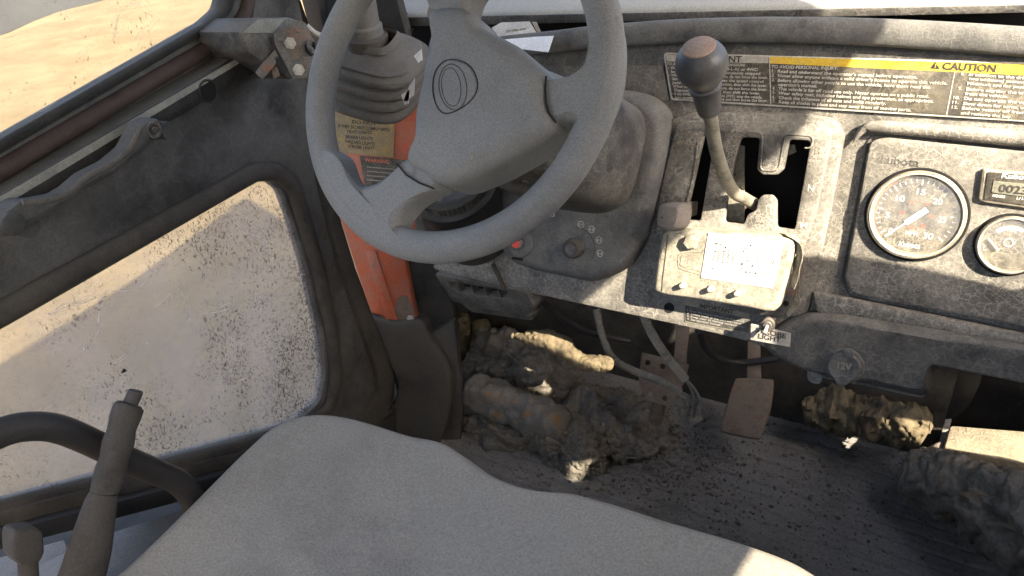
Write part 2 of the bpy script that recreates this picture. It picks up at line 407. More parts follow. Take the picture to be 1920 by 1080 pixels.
m_grip = mat('brake_grip_plastic', (.032, .031, .031), (.082, .077, .07), .5, 16, .7, 0, 60, .3, .2)
m_hose = mat('hip_rail_black_coat', (.018, .018, .02), (.055, .053, .05), .25, 20, .45, 0, 60, .25, .1)
m_console = mat('seat_base_grey', (.07, .07, .073), (.15, .14, .128), .5, 20, .7, 0, 60, .3, .2)
m_cowl = mat('cowl_dusty_grey', (.13, .135, .125), (.27, .268, .24), .6, 16, .75, .15, 60, .45, .2)
m_roof = mat('roof_black_liner', (.10, .10, .10), (.2, .19, .17), .3)
def ground_mat():
    s = NT('sandy_gravel_ground')
    n1 = s.noise(1.3, 8, .7); n2 = s.noise(60, 5, .75); c = s.mix(s.rng(n1.outputs[0], .3, .7), (.185, .138, .078), (.27, .208, .125))
    c = s.mix(s.rng(n2.outputs[0], .56, .7), c, (.10, .072, .045)); v = s.n('TexVoronoi'); v.inputs['Scale'].default_value = 15; s.l(s.pos.outputs['Position'], v.inputs['Vector'])
    c = s.mix(s.rng(v.outputs['Distance'], .05, .16, .5, 0), c, (.09, .075, .06))
    s.l(c, s.b.inputs['Base Color']); s.b.inputs['Roughness'].default_value = .95; s.b.inputs['Specular IOR Level'].default_value = .1
    s.bump(n2.outputs[0], .8, .03); return s.m
m_ground = ground_mat()
def glass_mat(name, thr, haze):
    """window pane: clear with a film of dust, scratches and mud specks that are denser in patches"""
    s = NT(name); s.t.nodes.remove(s.b)
    tr = s.n('BsdfTransparent'); tr.inputs[0].default_value = (.93, .94, .92, 1)
    df = s.n('BsdfDiffuse'); tl = s.n('BsdfTranslucent'); gl = s.n('BsdfGlossy'); gl.inputs['Roughness'].default_value = .12
    sp = s.noise(270, 4, .7, s.warp(70, .012, (1, 1.0, .55))); dens = s.noise(7, 3, .6)
    th = s.rng(dens.outputs[0], .35, .65, thr + .06, thr - .05)
    sx = s.n('SeparateXYZ'); s.l(s.pos.outputs['Position'], sx.inputs[0])
    low = s.rng(s.math('SUBTRACT', sx.outputs[1], sx.outputs[2]), .0, .5, -.02, .055)      # dirt splashed up thickest at the low front corner
    spk = s.rng(s.math('ADD', s.math('SUBTRACT', sp.outputs[0], th), low), 0, .03)
    sc = s.edges(11, .006, s.warp(3, .25, (1, .25, 1.2)))
    sc = s.math('MULTIPLY', sc, s.rng(s.noise(14, 2, .5).outputs[0], .5, .6))
    col = s.mix(spk, (.63, .57, .57), (.055, .05, .048)); s.l(col, df.inputs[0]); s.l(col, tl.inputs[0])
    dm = s.n('MixShader'); dm.inputs[0].default_value = .55; s.l(df.outputs[0], dm.inputs[1]); s.l(tl.outputs[0], dm.inputs[2])
    g = s.n('MixShader'); g.inputs[0].default_value = .04; s.l(tr.outputs[0], g.inputs[1]); s.l(gl.outputs[0], g.inputs[2])
    film = s.rng(s.noise(9, 6, .7).outputs[0], .3, .75, haze * .6, haze * 1.4)
    f = s.math('MAXIMUM', s.math('ADD', film, s.math('MULTIPLY', sc, .35), True), s.math('MULTIPLY', spk, .68))
    mx = s.n('MixShader'); s.l(f, mx.inputs[0]); s.l(g.outputs[0], mx.inputs[1]); s.l(dm.outputs[0], mx.inputs[2])
    s.l(mx.outputs[0], s.o.inputs['Surface']); return s.m
m_glassU = glass_mat('upper_pane_dusty', .64, .06)
m_glassL = glass_mat('lower_pane_speckled', .585, .22)
def clear_mat():
    s = NT('gauge_lens'); s.t.nodes.remove(s.b); tr = s.n('BsdfTransparent'); gl = s.n('BsdfGlossy'); gl.inputs['Roughness'].default_value = .15
    mx = s.n('MixShader'); mx.inputs[0].default_value = .04; s.l(tr.outputs[0], mx.inputs[1]); s.l(gl.outputs[0], mx.inputs[2])
    df = s.n('BsdfDiffuse'); df.inputs[0].default_value = (.36, .33, .27, 1); m2 = s.n('MixShader'); s.l(s.rng(s.noise(45, 6, .7, s.warp(60, .02)).outputs[0], .35, .7, .02, .24), m2.inputs[0]); s.l(mx.outputs[0], m2.inputs[1]); s.l(df.outputs[0], m2.inputs[2]); s.l(m2.outputs[0], s.o.inputs['Surface']); return s.m
m_lens = clear_mat()

# ------------------------------------------------------------------ planes of the vehicle
DA = R(20)
D = Frame((0, .90, .484), (0, -math.cos(DA), math.sin(DA)))
DT = R(-5)
dd_ = np.array([-math.sin(DT), -math.cos(DT), 0])              # towards the rear along the door
DO = Frame((-.95, .88, 0), (math.cos(DT), -math.sin(DT), 0), -dd_)   # door inner face (u forward)
WC = np.array([-.4597, .6137, .930])
WH = Frame(WC, (0, -math.cos(R(36.5)), math.sin(R(36.5))))
FL = Frame((0, 0, 0), (0, 0, 1))
def YF(y): return Frame((0, y, 0), (0, -1, 0))
def ZF(z): return Frame((0, 0, z), (0, 0, 1))
def XF(x): return Frame((x, 0, 0), (1, 0, 0), (0, 1, 0))
# ------------------------------------------------------------------ setting: ground, cab floor, walls, roof
g = []
for i in range(61):
    for j in range(61):
        x, y = -24 + i * .8, -20 + j * .8; g.append((x, y, -.45 + .02 * fbm((x, y, 0), .6)))
mk('ground', g, [(i * 61 + j, (i + 1) * 61 + j, (i + 1) * 61 + j + 1, i * 61 + j + 1) for i in range(60) for j in range(60)], m_ground, kind='structure')
far = [(-300, -300, -.55), (300, -300, -.55), (300, 300, -.55), (-300, 300, -.55)]
mk('ground', far, [(0, 1, 2, 3)], m_ground, kind='structure', smooth=0)
gp = Frame((0, 0, -.44), (0, 0, 1))
mk('ground_shadow_patch', *plate_g(gp, [(-10.5, 4.9), (-10.95, 5.6), (-11.2, 6.1), (-11.2, 6.75), (-11.6, 8.2), (-13, 12), (-40, 30), (-40, 0), (-16, 3.2)], 0, .03, 0, (), .2, True), m_groundshade, None, smooth=0, kind='structure')  # dark sheet painted in for a shadow lying on the far ground
# ribbed floor mat
nx, ny = 110, 620; xs = np.linspace(-.94, .5, nx); ys = np.linspace(-.1, 1.5, ny); V = []
for y in ys:
    for x in xs:
        yy = y + .03 * (x + .2) ** 2
        ph = (yy / .031) % 1.0
        rib = .0042 * (1 - math.exp(-((ph - .5) / .09) ** 2))
        dirt = max(0, fbm((x, y, 1), 9, 4)) ; wear = min(1, max(0, .5 + 1.0 * fbm((x, y, 5), 5, 3)))
        V.append((x, y, rib * (1 - .5 * wear) + .0025 * dirt + .0009 * fbm((x, y, 2), 70, 3)))
Fs = [(j * nx + i, j * nx + i + 1, (j + 1) * nx + i + 1, (j + 1) * nx + i) for j in range(ny - 1) for i in range(nx - 1)]
mk('cab_floor', V, Fs, m_floor, kind='structure', smooth=60)
def wall(name, pts, th, m, **k):
    A = [np.array(p, float) for p in pts]; n = nrm(np.cross(A[1] - A[0], A[2] - A[0])) * th
    return hull(name, A + [a - n for a in A], m, None, 0, **k)
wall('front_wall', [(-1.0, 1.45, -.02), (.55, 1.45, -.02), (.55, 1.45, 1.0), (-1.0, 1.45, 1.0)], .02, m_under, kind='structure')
wall('front_wall', [(-1.0, 1.22, .55), (.55, 1.22, .55), (.55, 1.22, .92), (-1.0, 1.22, .92)], .02, m_void, kind='structure')  # black backing sheet, stands in for the shade in the cowl gap
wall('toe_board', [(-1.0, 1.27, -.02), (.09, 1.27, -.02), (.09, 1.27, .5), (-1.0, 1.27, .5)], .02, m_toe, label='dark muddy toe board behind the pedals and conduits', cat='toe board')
wall('side_sill', [(-.96, .98, -.05), (-.955, -.2, -.05), (-.955, -.2, .10), (-.96, .98, .10)], .03, m_under, kind='structure')
wall('front_side_wall', [(-1.02, 1.5, -.05), (-1.02, .955, -.05), (-1.02, .955, .55), (-1.02, 1.5, .75)], .02, m_under, kind='structure')
wall('rear_wall', [(-.85, -.48, -.1), (.55, -.48, -.1), (.55, -.48, .95), (-.85, -.48, .95)], .03, m_roof, kind='structure')
# roof of the cab, above the frame of the photograph; its right-hand edge throws the diagonal shade edge on the dash
RO = [(-.80, -.55), (.62, -.55), (.625, .40), (.605, .50), (.585, .62), (.555, .69), (.503, .755), (.43, .83), (.2, .98), (-.6, 1.22), (-1.06, 1.36), (-.98, 1.0), (-.88, .45)]
mk('cab_roof', *plate_g(ZF(1.46), RO, 0, .06, .012, (), .01, True), m_roof, kind='structure')
# unseen panel added at the right; its outline and holes shape the sun patches
RD = Frame((.5, 0, 0), (1, 0, 0), (0, 1, 0))
t = thing('right_shade_panel', 'unseen black panel added on the passenger side to shape the sun patches', 'door', (.5, .7, 0))
plate('sun_cutout_panel', RD, [(-.45, -.1), (1.4, -.1), (1.4, .92), (.762, .92), (.706, 1.041), (.67, 1.11), (.645, 1.135), (.612, 1.12), (.590, 1.06), (.578, 1.02), (.565, 1.03), (.525, 1.10), (.49, 1.175), (.455, 1.25), (.43, 1.31), (.42, 1.42), (-.45, 1.42)], 0, .03, m_black, t, .004,
      [[(.459, .918), (.516, .878), (.514, .868), (.477, .845), (.445, .87)], [(.19, 1.006), (.266, .998), (.29, .968), (.325, .915), (.30, .88), (.15, .93)], [(.935, .596), (.969, .552), (1.05, .467), (1.139, .371), (1.172, .328), (1.073, .329), (1.051, .371), (.99, .455), (.945, .54)]], .006, True)

# ------------------------------------------------------------------ left cab door
t = thing('cab_door', 'closed black left door with dusty upper window and speckled lower window', 'door', DO.w(-.4, .05))
UWg = [(-160, 352), (0, 262), (385, 42), (412, 18), (425, -30), (432, -160), (-160, -160)]
LWg = [(-140, 678), (0, 603), (478, 341), (506, 338), (530, 356), (546, 400), (576, 500), (602, 620), (611, 700), (602, 752), (560, 790), (450, 822), (0, 943), (-140, 980)]
plate('door_panel', DO, [(-200, 380), (-200, -220), (520, -220), (585, 120), (600, 330), (650, 500), (712, 690), (705, 745), (680, 800), (450, 905), (-200, 1060)], 0, .02, m_doorp, t, .005, [UWg, LWg], .03, hr=.03)
plate('front_frame', DO, [(588, 140), (604, 150), (622, 350), (668, 500), (742, 705), (742, 740), (715, 820), (600, 880), (600, 850), (688, 780), (712, 735), (708, 695), (640, 500), (600, 330)], .012, .035, m_rubber, t, .006, (), .02)
def edge_loop(fr, px, h, r): return np.array([fr.w(*q, h) for q in rounded([fr.uv(p, 0) for p in px], r, 8)])
# upper window: pane, bright bead, black strip, brown seal
plate('upper_pane', DO, [(-180, 372), (0, 270), (392, 46), (425, 20), (440, -30), (440, -170), (-180, -170)], -.008, .004, m_glassU, t, 0, (), .02, smooth=0)
tube('glass_bead', edge_loop(DO, UWg, .001, .03), .0022, m_steel, t, 8, True)
ub = [(-160, 388), (0, 292), (405, 55), (440, 22), (452, -30), (456, -190), (-160, -190)]
plate('window_strip', DO, [(-165, 384), (0, 290), (405, 53), (436, 22), (447, -30), (452, -190), (-165, -190)], .006, .008, m_black, t, .002, [UWg], .03, hr=.03)
us = [(-165, 414), (0, 318), (425, 68), (458, 28), (468, -30), (472, -200), (-165, -200)]
tube('window_seal', edge_loop(DO, us, .002, .04), .0112, m_brownrub, t, 12, True)
# lower window
plate('lower_pane', DO, [(-160, 675), (0, 592), (478, 330), (508, 327), (538, 350), (556, 398), (586, 500), (612, 620), (622, 700), (612, 760), (565, 800), (450, 832), (0, 953), (-160, 990)], -.008, .004, m_glassL, t, 0, (), .02, smooth=0)
gl_in = edge_loop(DO, LWg, 0, .03)
lg = [(-150, 664), (0, 586), (474, 322), (512, 320), (545, 345), (562, 398), (592, 500), (618, 620), (627, 702), (616, 764), (568, 806), (452, 838), (0, 958), (-150, 996)]
tube('window_gasket', edge_loop(DO, lg, .004, .035), .0155, m_rubber, t, 12, True, flat=.8, ref=(1, 0, 0))
q = DO.pt((232, 694), .0)
V = [q + DO.u * a + DO.v * b + DO.n * c for a, b, c in ((-.006, -.001, .001), (-.003, .002, .003), (0, .0035, .002), (.001, .001, .004), (.006, .0005, .001), (.002, -.0005, .002), (.003, -.0035, .001), (-.001, -.002, .003))]
mk('dead_leaf', V + [v - DO.n * .0008 for v in V], [tuple(range(7, -1, -1)), tuple(range(8, 16))] + [(i, (i + 1) % 8, 8 + (i + 1) % 8, 8 + i) for i in range(8)], m_void, None, smooth=0, label='tiny dark dried leaf stuck to the lower door window', cat='leaf')
# rail across the door
RL = [(-200, 478), (27, 352), (473, 84), (500, 92), (490, 132), (300, 240), (0, 430), (-200, 545)]
rail = plate('door_rail', DO, RL, .035, .04, m_black, t, .004, (), .006)
slab('rail_pale_strip', DO, [(-200, 487), (27, 361), (473, 93), (478, 101), (30, 372), (-200, 497)], .0362, .0012, m_cowl, rail, 0)  # paler strip along the upper edge of the rail
q = DO.pt((389, 171), .035)
tube('hole_rim', [q + DO.n * .0015 + .0155 * (DO.u * math.cos(a) + DO.v * math.sin(a)) for a in np.linspace(0, 2 * math.pi, 30, endpoint=False)], .0012, m_hose, rail, 6, True)
lathe('round_hole', q, DO.n, [(.0152, .0002), (.0152, .0016), (.0132, .0016), (.0125, .0004), (.0001, .0003)], m_void, rail, 28)
# pull handle
h = thing('pull_handle', 'black plastic pull handle bolted to the rail of the left door', 'handle', DO.pt((150, 330), .04))
plate('grip', DO, [(303, 222), (285, 222), (264, 235), (257, 250), (242, 278), (210, 305), (165, 328), (135, 354), (113, 367), (77, 374), (37, 377), (10, 397), (-6, 428), (10, 448), (90, 409), (145, 367), (215, 330), (268, 289), (313, 248)], .078, .024, m_handle, h, .007, (), .012)
tube('grip_edge', [DO.w(*q, .0755) for q in catmull([DO.uv(p, .0755) for p in ((262, 240), (255, 254), (241, 280), (209, 307), (164, 330), (134, 356), (112, 369), (77, 376.5), (40, 380))], 6)], .0042, m_boot, h, 10)  # paler tube added to lighten the upper edge of the grip
slab('grip_recess', DO, [(172, 350), (212, 326), (214, 333), (176, 356)], .0784, .001, m_rubber, h, 0)
for p_ in ((288, 243), (23, 420)): lathe('stand_off', DO.pt(p_, .03), DO.n, [(.012, 0), (.012, .03)], m_handle, h, 16)
lathe('bolt', DO.pt((288, 243), .0775), DO.n, [(.0105, .0), (.0105, .002), (.0075, .002), (.0068, .0005), (.004, .0005), (.004, .003), (.0001, .0034)], m_plated, h, 20)
lathe('bolt', DO.pt((23, 420), .0775), DO.n, [(.0125, .0), (.0122, .002), (.010, .0038), (.0001, .004)], m_handle, h, 24)
# latch
LF = Frame(DO.pt((545, 90), .11), nrm(DO.n * .72 + np.array([0, -.62, .25])), -dd_)
t2 = thing('door_latch', 'rusty black steel latch with two zinc bolts at front of door rail', 'latch', DO.pt((545, 130), .03))
slab('housing', DO, [(452, 60), (482, 34), (545, 33), (575, 45), (575, 120), (545, 150), (505, 110), (468, 100)], .085, .085, m_plated, t2, .003)
slab('housing_top_dust', DO, [(455, 62), (484, 36), (535, 35), (512, 62)], .0875, .002, m_cowl, t2, .0005)
fp = slab('face_plate', LF, [(513, 64), (556, 38), (572, 42), (590, 78), (592, 130), (580, 146), (550, 150), (516, 84)], .0, .005, m_plated, t2, .001)
for p in ((544, 81), (560, 131)):
    b = lathe('bolt', LF.pt(p, 0), LF.n, [(.0085, 0), (.0085, .004), (.006, .004), (.006, .013), (.0035, .013), (.0035, .012), (.0001, .012)], m_steel, t2, 6)
for p in ((525, 76), (558, 58), (535, 110), (569, 110)):
    lathe('rivet', LF.pt(p, 0), LF.n, [(.003, 0), (.003, .001), (.0015, .0018), (.0001, .0018)], m_plated, t2, 12)
slab('rust_patch', LF, [(541, 92), (560, 84), (564, 108), (549, 112)], .0012, .001, m_rust, t2, 0)
slab('claw_slot', LF, [(571, 84), (590, 78), (594, 100), (584, 106), (573, 96)], .001, .0008, m_void, t2, 0)
tube('claw', catmull([LF.pt(p, .006) for p in ((582, 76), (580, 88), (588, 100))], 6), .004, m_plated, t2, 8)
P = [LF.pt((516, 92), -.006), LF.pt((512, 100), -.004), LF.pt((496, 114), .004), LF.pt((483, 138), .006)]
hull('release_lever', [p + LF.u * s1 * .0 + LF.v * s2 for p in P[:2] for s1 in (0,) for s2 in (-.012, .0)] + [p - LF.n * .004 for p in P[:2]] + [P[2], P[2] - LF.n * .004, LF.pt((522, 104), .0)], m_plated, t2, .0008)
slab('release_lever_tip', LF, [(497, 112), (512, 104), (519, 118), (492, 150), (478, 136)], .004, .004, m_plated, t2, .0008)
slab('rust_tab', LF, [(508, 128), (520, 126), (526, 142), (513, 148)], -.008, .003, m_rust, t2, .0005)
tube('striker_link', catmull([LF.pt(p, -.01) for p in ((575, 48), (588, 60), (600, 66))], 6), .004, m_steel, t2, 8)
# frame bars under the lower window and the dark sill
slab('sill_rail', DO, [(-200, 1010), (0, 972), (470, 846), (640, 800), (640, 822), (470, 872), (0, 1002), (-200, 1042)], .02, .03, m_rubber, t, .006)
slab('lower_flange', DO, [(-200, 1050), (0, 1006), (480, 876), (640, 830), (640, 850), (480, 905), (0, 1034), (-200, 1080)], .035, .04, m_hose, t, .006)

# ------------------------------------------------------------------ front left corner: pillars, orange post, boot
t = thing('corner_pillar', 'black front corner pillar beyond the latch and steering wheel', 'pillar', (-1.02, 1.02, .5))
PF = YF(1.0)
slab('outer_post', PF, [(478, -60), (520, -60), (560, 60), (600, 160), (640, 420), (600, 420), (570, 160), (520, 40)], -.02, .03, m_black, t, .006)
slab('seal_strip', PF, [(512, -60), (526, -60), (552, 35), (600, 170), (590, 170), (538, 35)], -.005, .012, m_rubber, t, .003)
slab('inner_post', PF, [(545, -70), (575, -70), (600, 20), (618, 120), (596, 120), (575, 40)], -.01, .025, m_hose, t, .005)
slab('dark_backing', YF(1.08), [(560, -90), (720, -90), (760, 60), (770, 220), (600, 220), (585, 60)], 0, .02, m_under, t, .003)  # dark sheet added to cover the bright view behind the boot
OF = Frame((-.955, .95, .4), nrm((.42, -.86, .22)))
t = thing('orange_frame_post', 'chipped orange painted cab frame post left of the steering column', 'post', OF.pt((735, 600)))
slab('post_face', OF, [(622, 190), (702, 190), (715, 320), (752, 500), (782, 601), (742, 606), (692, 588), (655, 470), (632, 400), (622, 300)], 0, .03, m_orange, t, .008)
slab('post_return', OF, [(700, 190), (800, 190), (800, 300), (770, 420), (780, 440), (752, 500), (700, 330)], -.006, .02, m_orange, t, .004)
slab('raised_rib', OF, [(684, 470), (704, 470), (745, 600), (722, 600)], .004, .006, m_orange, t, .004)
lathe('screw', OF.pt((770, 597), .0), OF.n, [(.0085, 0), (.0085, .003), (.006, .005), (.0001, .005)], m_steel, t, 6)
plate('chipped_patch', OF, [(746, 560), (762, 552), (775, 580), (780, 604), (752, 604), (738, 590)], .0012, .001, m_rust, t, .0004, (), .006)
ww = thing('yellow_notice', 'worn yellow notice about lights on the orange post, seen through the wheel', 'notice', OF.pt((684, 292)))
plate('sheet', OF, [(626, 212), (740, 222), (738, 296), (631, 286)], .0016, .0012, m_yellow, ww, .0003, (), .002)
for s_, a, b, c in (('DO NOT', (660, 231), (706, 235), 6), ('IF THEY DO NOT COMPLY WITH', (634, 239), (730, 247), 6), ('HEAD LIGHTS', (651, 249), (697, 252), 6), ('BRAKE LIGHTS', (648, 259), (699, 263), 6), ('HAZARD LIGHTS', (648, 268), (703, 273), 6), ('STROBE LIGHT', (652, 277), (702, 281), 6)):
    text(s_, OF, a, b, c, .0021, m_ink, ww, .02)
bl = thing('black_warning_decal', 'dirty black warning decal below the yellow notice on the orange post', 'decal', OF.pt((720, 350)))
plate('film', OF, [(674, 292), (775, 302), (775, 372), (684, 350)], .0016, .0012, m_label, bl, .0003, (), .002)
text('WARNING', OF, (684, 303), (730, 307), 7, .0022, m_dialred, bl)
for k in range(4): slab('printed_line', OF, [(688, 312 + 8 * k), (768, 319 + 8 * k), (768, 321 + 8 * k), (688, 314 + 8 * k)], .0022, .0004, m_ghost, bl, 0)
# kick trim under the post
t = thing('kick_trim', 'dark grey moulded kick panel below the orange post by the floor', 'panel', OF.pt((760, 790), .0))
pad('moulding', OF, [(688, 594), (735, 604), (786, 602), (812, 640), (842, 690), (846, 760), (820, 840), (760, 850), (712, 800), (736, 765), (742, 735), (736, 700), (712, 650)], .012, .05, .012, m_trim, t, 0, 4)
slab('back_web', OF, [(745, 480), (830, 500), (852, 590), (850, 690), (800, 640), (782, 600)], -.03, .02, m_under, t, .004)
slab('lower_web', OF, [(800, 630), (852, 600), (870, 760), (860, 860), (790, 870)], -.012, .03, m_trim, t, .006)
# rubber boot
t = thing('rubber_boot', 'grey ribbed rubber boot around the hose behind the wheel rim', 'boot', YF(1.0).pt((695, 212)))
def boot_ring(cx, cy, wx, wy, y, n=48, p=3.2):
    fr = Frame(YF(y).pt((cx, cy)), nrm((.22, -.35, .9))); k = np.linalg.norm(fr.p0 - C) / F; out = []
    for i in range(n):
        a = 2 * math.pi * i / n; c, s_ = math.cos(a), math.sin(a)
        out.append(fr.w(np.sign(c) * abs(c) ** (2 / p) * wx * k, np.sign(s_) * abs(s_) ** (2 / p) * wy * k))
    return out
rings = []; prof = [(84, 33, 30), (88, 36, 32), (93, 42, 36), (97, 38, 34), (108, 62, 46), (113, 72, 52)]
for k in range(4):
    y0 = 116 + k * 21; w0 = 84 - k * 1.5
    prof += [(y0, w0 - 30, 38), (y0 + 4, w0 - 1, 58), (y0 + 11, w0 + 1, 60), (y0 + 16, w0 - 3, 58), (y0 + 19, w0 - 30, 38)]
for cy, wx, wy in prof: rings.append(boot_ring(706 - (cy - 86) * .04, cy - 18, wx * (1 if cy < 100 else 1.14), wy * (1 if cy < 100 else 1.1), 1.0))
n = 48; V = [p for r_ in rings for p in r_]
mk('bellows', V, [(i * n + k, (i + 1) * n + k, (i + 1) * n + (k + 1) % n, i * n + (k + 1) % n) for i in range(len(rings) - 1) for k in range(n)], m_boot, t, smooth=70)
q = YF(1.0).pt((690, 80)); ax = nrm((.12, -.1, 1))
lathe('clamp_ring', q, ax, [(.032, -.008), (.037, -.006), (.037, .012), (.031, .016)], m_rubber, t, 32)
lathe('neck', q, ax, [(.030, 0), (.030, .03), (.028, .032), (.026, .034), (.026, .16)], m_console, t, 28)
# ------------------------------------------------------------------ dashboard
t = thing('dashboard', 'dusty black plastic dashboard running across the cab', 'dashboard', D.pt((1280, 612)))
dash = t
slot1 = [(1319, 252), (1340, 252), (1313, 414), (1283, 414)]
gate = [(1388, 258), (1424, 258), (1419, 318), (1430, 328), (1456, 328), (1468, 318), (1479, 262), (1520, 264), (1490, 431), (1455, 428), (1455, 376), (1446, 366), (1428, 366), (1421, 376), (1417, 394), (1402, 402), (1394, 421), (1356, 418), (1366, 350), (1376, 300)]
plate('face_panel', D, [(800, 503), (985, 548), (1280, 612), (1400, 640), (1440, 655), (1530, 705), (1735, 750), (1748, 700), (1776, 684), (2080, 748), (2080, 100), (1917, 90), (1560, 74), (1260, 70), (1168, 78), (1030, 95), (940, 105), (925, 300), (905, 440), (850, 470)],
      0, .012, m_dash, t, .004, [[(1300, 250), (1540, 255), (1505, 440), (1265, 420)], [(1519, 712), (1520, 684), (1527, 676), (1535, 684), (1536, 716)]], .010)
# top lip: a soft ridge
lip = []
for p, r_ in (((930, 88), 0), ((1040, 78), 0), ((1110, 70), 0), ((1200, 63), 0), ((1300, 58), 0), ((1440, 56), 0), ((1600, 59), 0), ((1760, 67), 0), ((1917, 78), 0), ((2100, 92), 0)): lip.append(D.pt(p, .012))
tube('top_lip', catmull(lip, 6), .0165, m_pod, t, 20, flat=.5, ref=D.n)
slab('upper_band', D, [(930, 96), (1168, 80), (1260, 74), (1560, 78), (1917, 96), (2080, 105), (2080, 122), (1917, 114), (1560, 101), (1243, 95), (1168, 100), (930, 124)], .0035, .006, m_dashdark, t, .002)
slab('column_side_panel', D, [(940, 105), (1168, 86), (1240, 96), (1256, 190), (1200, 186), (1060, 175), (930, 240)], .003, .005, m_dashdark, t, .002)
# windscreen cowl behind
CF = YF(1.12)
c0 = [CF.pt(p) for p in ((700, 30), (900, 27), (1168, 20), (1500, 14), (1700, 8), (2100, 2))]
c1 = [CF.pt(p) for p in ((700, 50), (900, 46), (1168, 38), (1500, 34), (1700, 28), (2100, 20))]
V, Fs = [], []
for a, b in zip(c0, c1):
    b = np.array(b); a = np.array(a)
    V += [b + (0, .06, 0), b, b + (0, -.002, .004), a + (0, -.003, -.006), a + (0, .0, .0), a + (0, .008, .004), a + (0, .06, .012), a + (0, .5, .03)]
k = 8
for i in range(len(c0) - 1):
    for j in range(k - 1): Fs.append((i * k + j, (i + 1) * k + j, (i + 1) * k + j + 1, i * k + j + 1))
mk('windscreen_cowl', V, Fs, m_cowl, None, smooth=50, label='pale dusty windscreen cowl shelf above the dashboard gap', cat='cowl')
slab('cowl_face', CF, [(690, 34), (1168, 24), (1700, 12), (2100, 6), (2100, 20), (1700, 28), (1168, 39), (690, 51)], .006, .004, m_dashdark, t, .001)
lathe('bolt', CF.pt((728, 49), .008), CF.n, [(.016, 0), (.016, .006), (.011, .006), (.011, .012), (.0001, .013)], m_plated, t, 6)
slab('cowl_bracket', CF, [(700, 28), (760, 26), (772, 60), (700, 62)], .004, .02, m_black, t, .003)
# steering column pod
podo = [(930, 330), (960, 250), (1040, 190), (1130, 168), (1200, 176), (1238, 205), (1244, 245), (1232, 320), (1212, 400), (1196, 455), (1166, 505), (1110, 531), (1060, 524), (985, 507), (942, 484), (926, 430)]
pod = pad('column_pod', D, podo, .042, .05, .022, m_pod, t, .0, 5)
for a in (((1168, 196), (1196, 230), (1190, 300), (1168, 372)), ((1205, 200), (1222, 235), (1214, 310), (1192, 395))): tube('pod_ridge', catmull([D.pt(p, .0415 - .004 * (a[0][0] > 1200)) for p in a], 8), np.r_[np.linspace(.001, .004, 12), np.linspace(.004, .001, 13)], m_pod, pod, 10)
# gate panel
gp = plate('gate_surround', D, [(1252, 222), (1300, 210), (1500, 212), (1568, 222), (1584, 255), (1560, 380), (1530, 520), (1515, 600), (1400, 580), (1205, 530), (1232, 330)], .007, .010, m_dash, t, .005, [[(1300, 245), (1545, 250), (1505, 440), (1260, 425)]], .022)
gate_plate = plate('gate_plate', D, [(1268, 232), (1290, 226), (1530, 228), (1556, 240), (1558, 262), (1530, 400), (1500, 480), (1300, 470), (1228, 440), (1240, 350)], .014, .012, m_dash, t, .003, [slot1, gate], .012, hr=.006)
rim1 = [D.w(*q, .0142) for q in rounded([D.uv(p, .014) for p in [(1383, 248), (1430, 248), (1426, 316), (1433, 320), (1453, 320), (1461, 314), (1472, 252), (1526, 255), (1521, 280)]], .008)]
tube('gate_rim', rim1, .0011, m_dash, gate_plate, 6)
rim2 = [D.w(*q, .0142) for q in rounded([D.uv(p, .014) for p in [(1312, 244), (1300, 330), (1276, 424)]], .008)]
tube('gate_rim', rim2, .0011, m_dash, gate_plate, 6)
slab('inner_plate', D, [(1380, 270), (1396, 274), (1388, 330), (1392, 380), (1395, 428), (1360, 425), (1350, 330)], -.022, .004, m_boxm, t, .001)
slab('inner_plate', D, [(1478, 272), (1490, 270), (1493, 285), (1478, 292)], -.02, .004, m_boxm, t, .001)
slab('inner_plate', D, [(1340, 360), (1400, 366), (1402, 372), (1398, 392), (1340, 388)], -.03, .004, m_rust, t, .001)
slab('gate_back_box', D, [(1240, 215), (1580, 220), (1540, 470), (1210, 460)], -.07, .01, m_void, t, 0)
for q in ([(1296, 243), (1548, 248)], [(1548, 248), (1508, 442)], [(1508, 442), (1258, 424)], [(1258, 424), (1296, 243)]):
    A, B = D.pt(q[0], -.006), D.pt(q[1], -.006); o = (A + B) / 2 - D.n * .034
    mk('gate_box_wall', *box_g(o, (B - A) / 2, D.n * .034, nrm(np.cross(B - A, D.n)) * .002), m_under, t, smooth=0)
for s_, a, b, c, m_ in (('4WD', (1268, 271), (1296, 272), 9, m_ghost), ('H', (1528, 288), (1538, 288.5), 11, m_ghost), ('N', (1514, 358), (1525, 359), 12, m_white), ('M', (1500, 427), (1513, 428), 11, m_white), ('R', (1402, 246), (1410, 246), 9, m_ghost)):
    text(s_, D, a, b, c, .0146, m_, gate_plate, .02)
# right-hand lower bulge
pad('lower_bulge', D, [(1530, 590), (1600, 596), (1760, 622), (1920, 650), (2080, 680), (2080, 745), (1920, 716), (1800, 690), (1768, 688), (1748, 710), (1736, 748), (1640, 730), (1530, 706), (1470, 684), (1430, 655), (1440, 625), (1485, 600)], .030, .034, .020, m_dashdark, t, 0, 5)
slab('cluster_shelf', D, [(1520, 545), (1545, 560), (1640, 578), (1920, 632), (2080, 660), (2080, 690), (1920, 660), (1640, 606), (1530, 592)], .016, .018, m_dash, t, .008)
ip = plate('instrument_panel', D, [(1632, 262), (1665, 258), (2080, 300), (2080, 645), (1920, 612), (1640, 560), (1596, 548), (1584, 520), (1600, 440)], .012, .014, m_dash, t, .003, (), .014)
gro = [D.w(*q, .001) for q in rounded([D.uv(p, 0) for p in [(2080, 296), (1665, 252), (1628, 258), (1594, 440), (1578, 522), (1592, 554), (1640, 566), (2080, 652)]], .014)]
tube('groove_shade_line', gro, .0015, m_dashdark, t, 8)  # dark line drawn for the shadow along the panel's edge groove
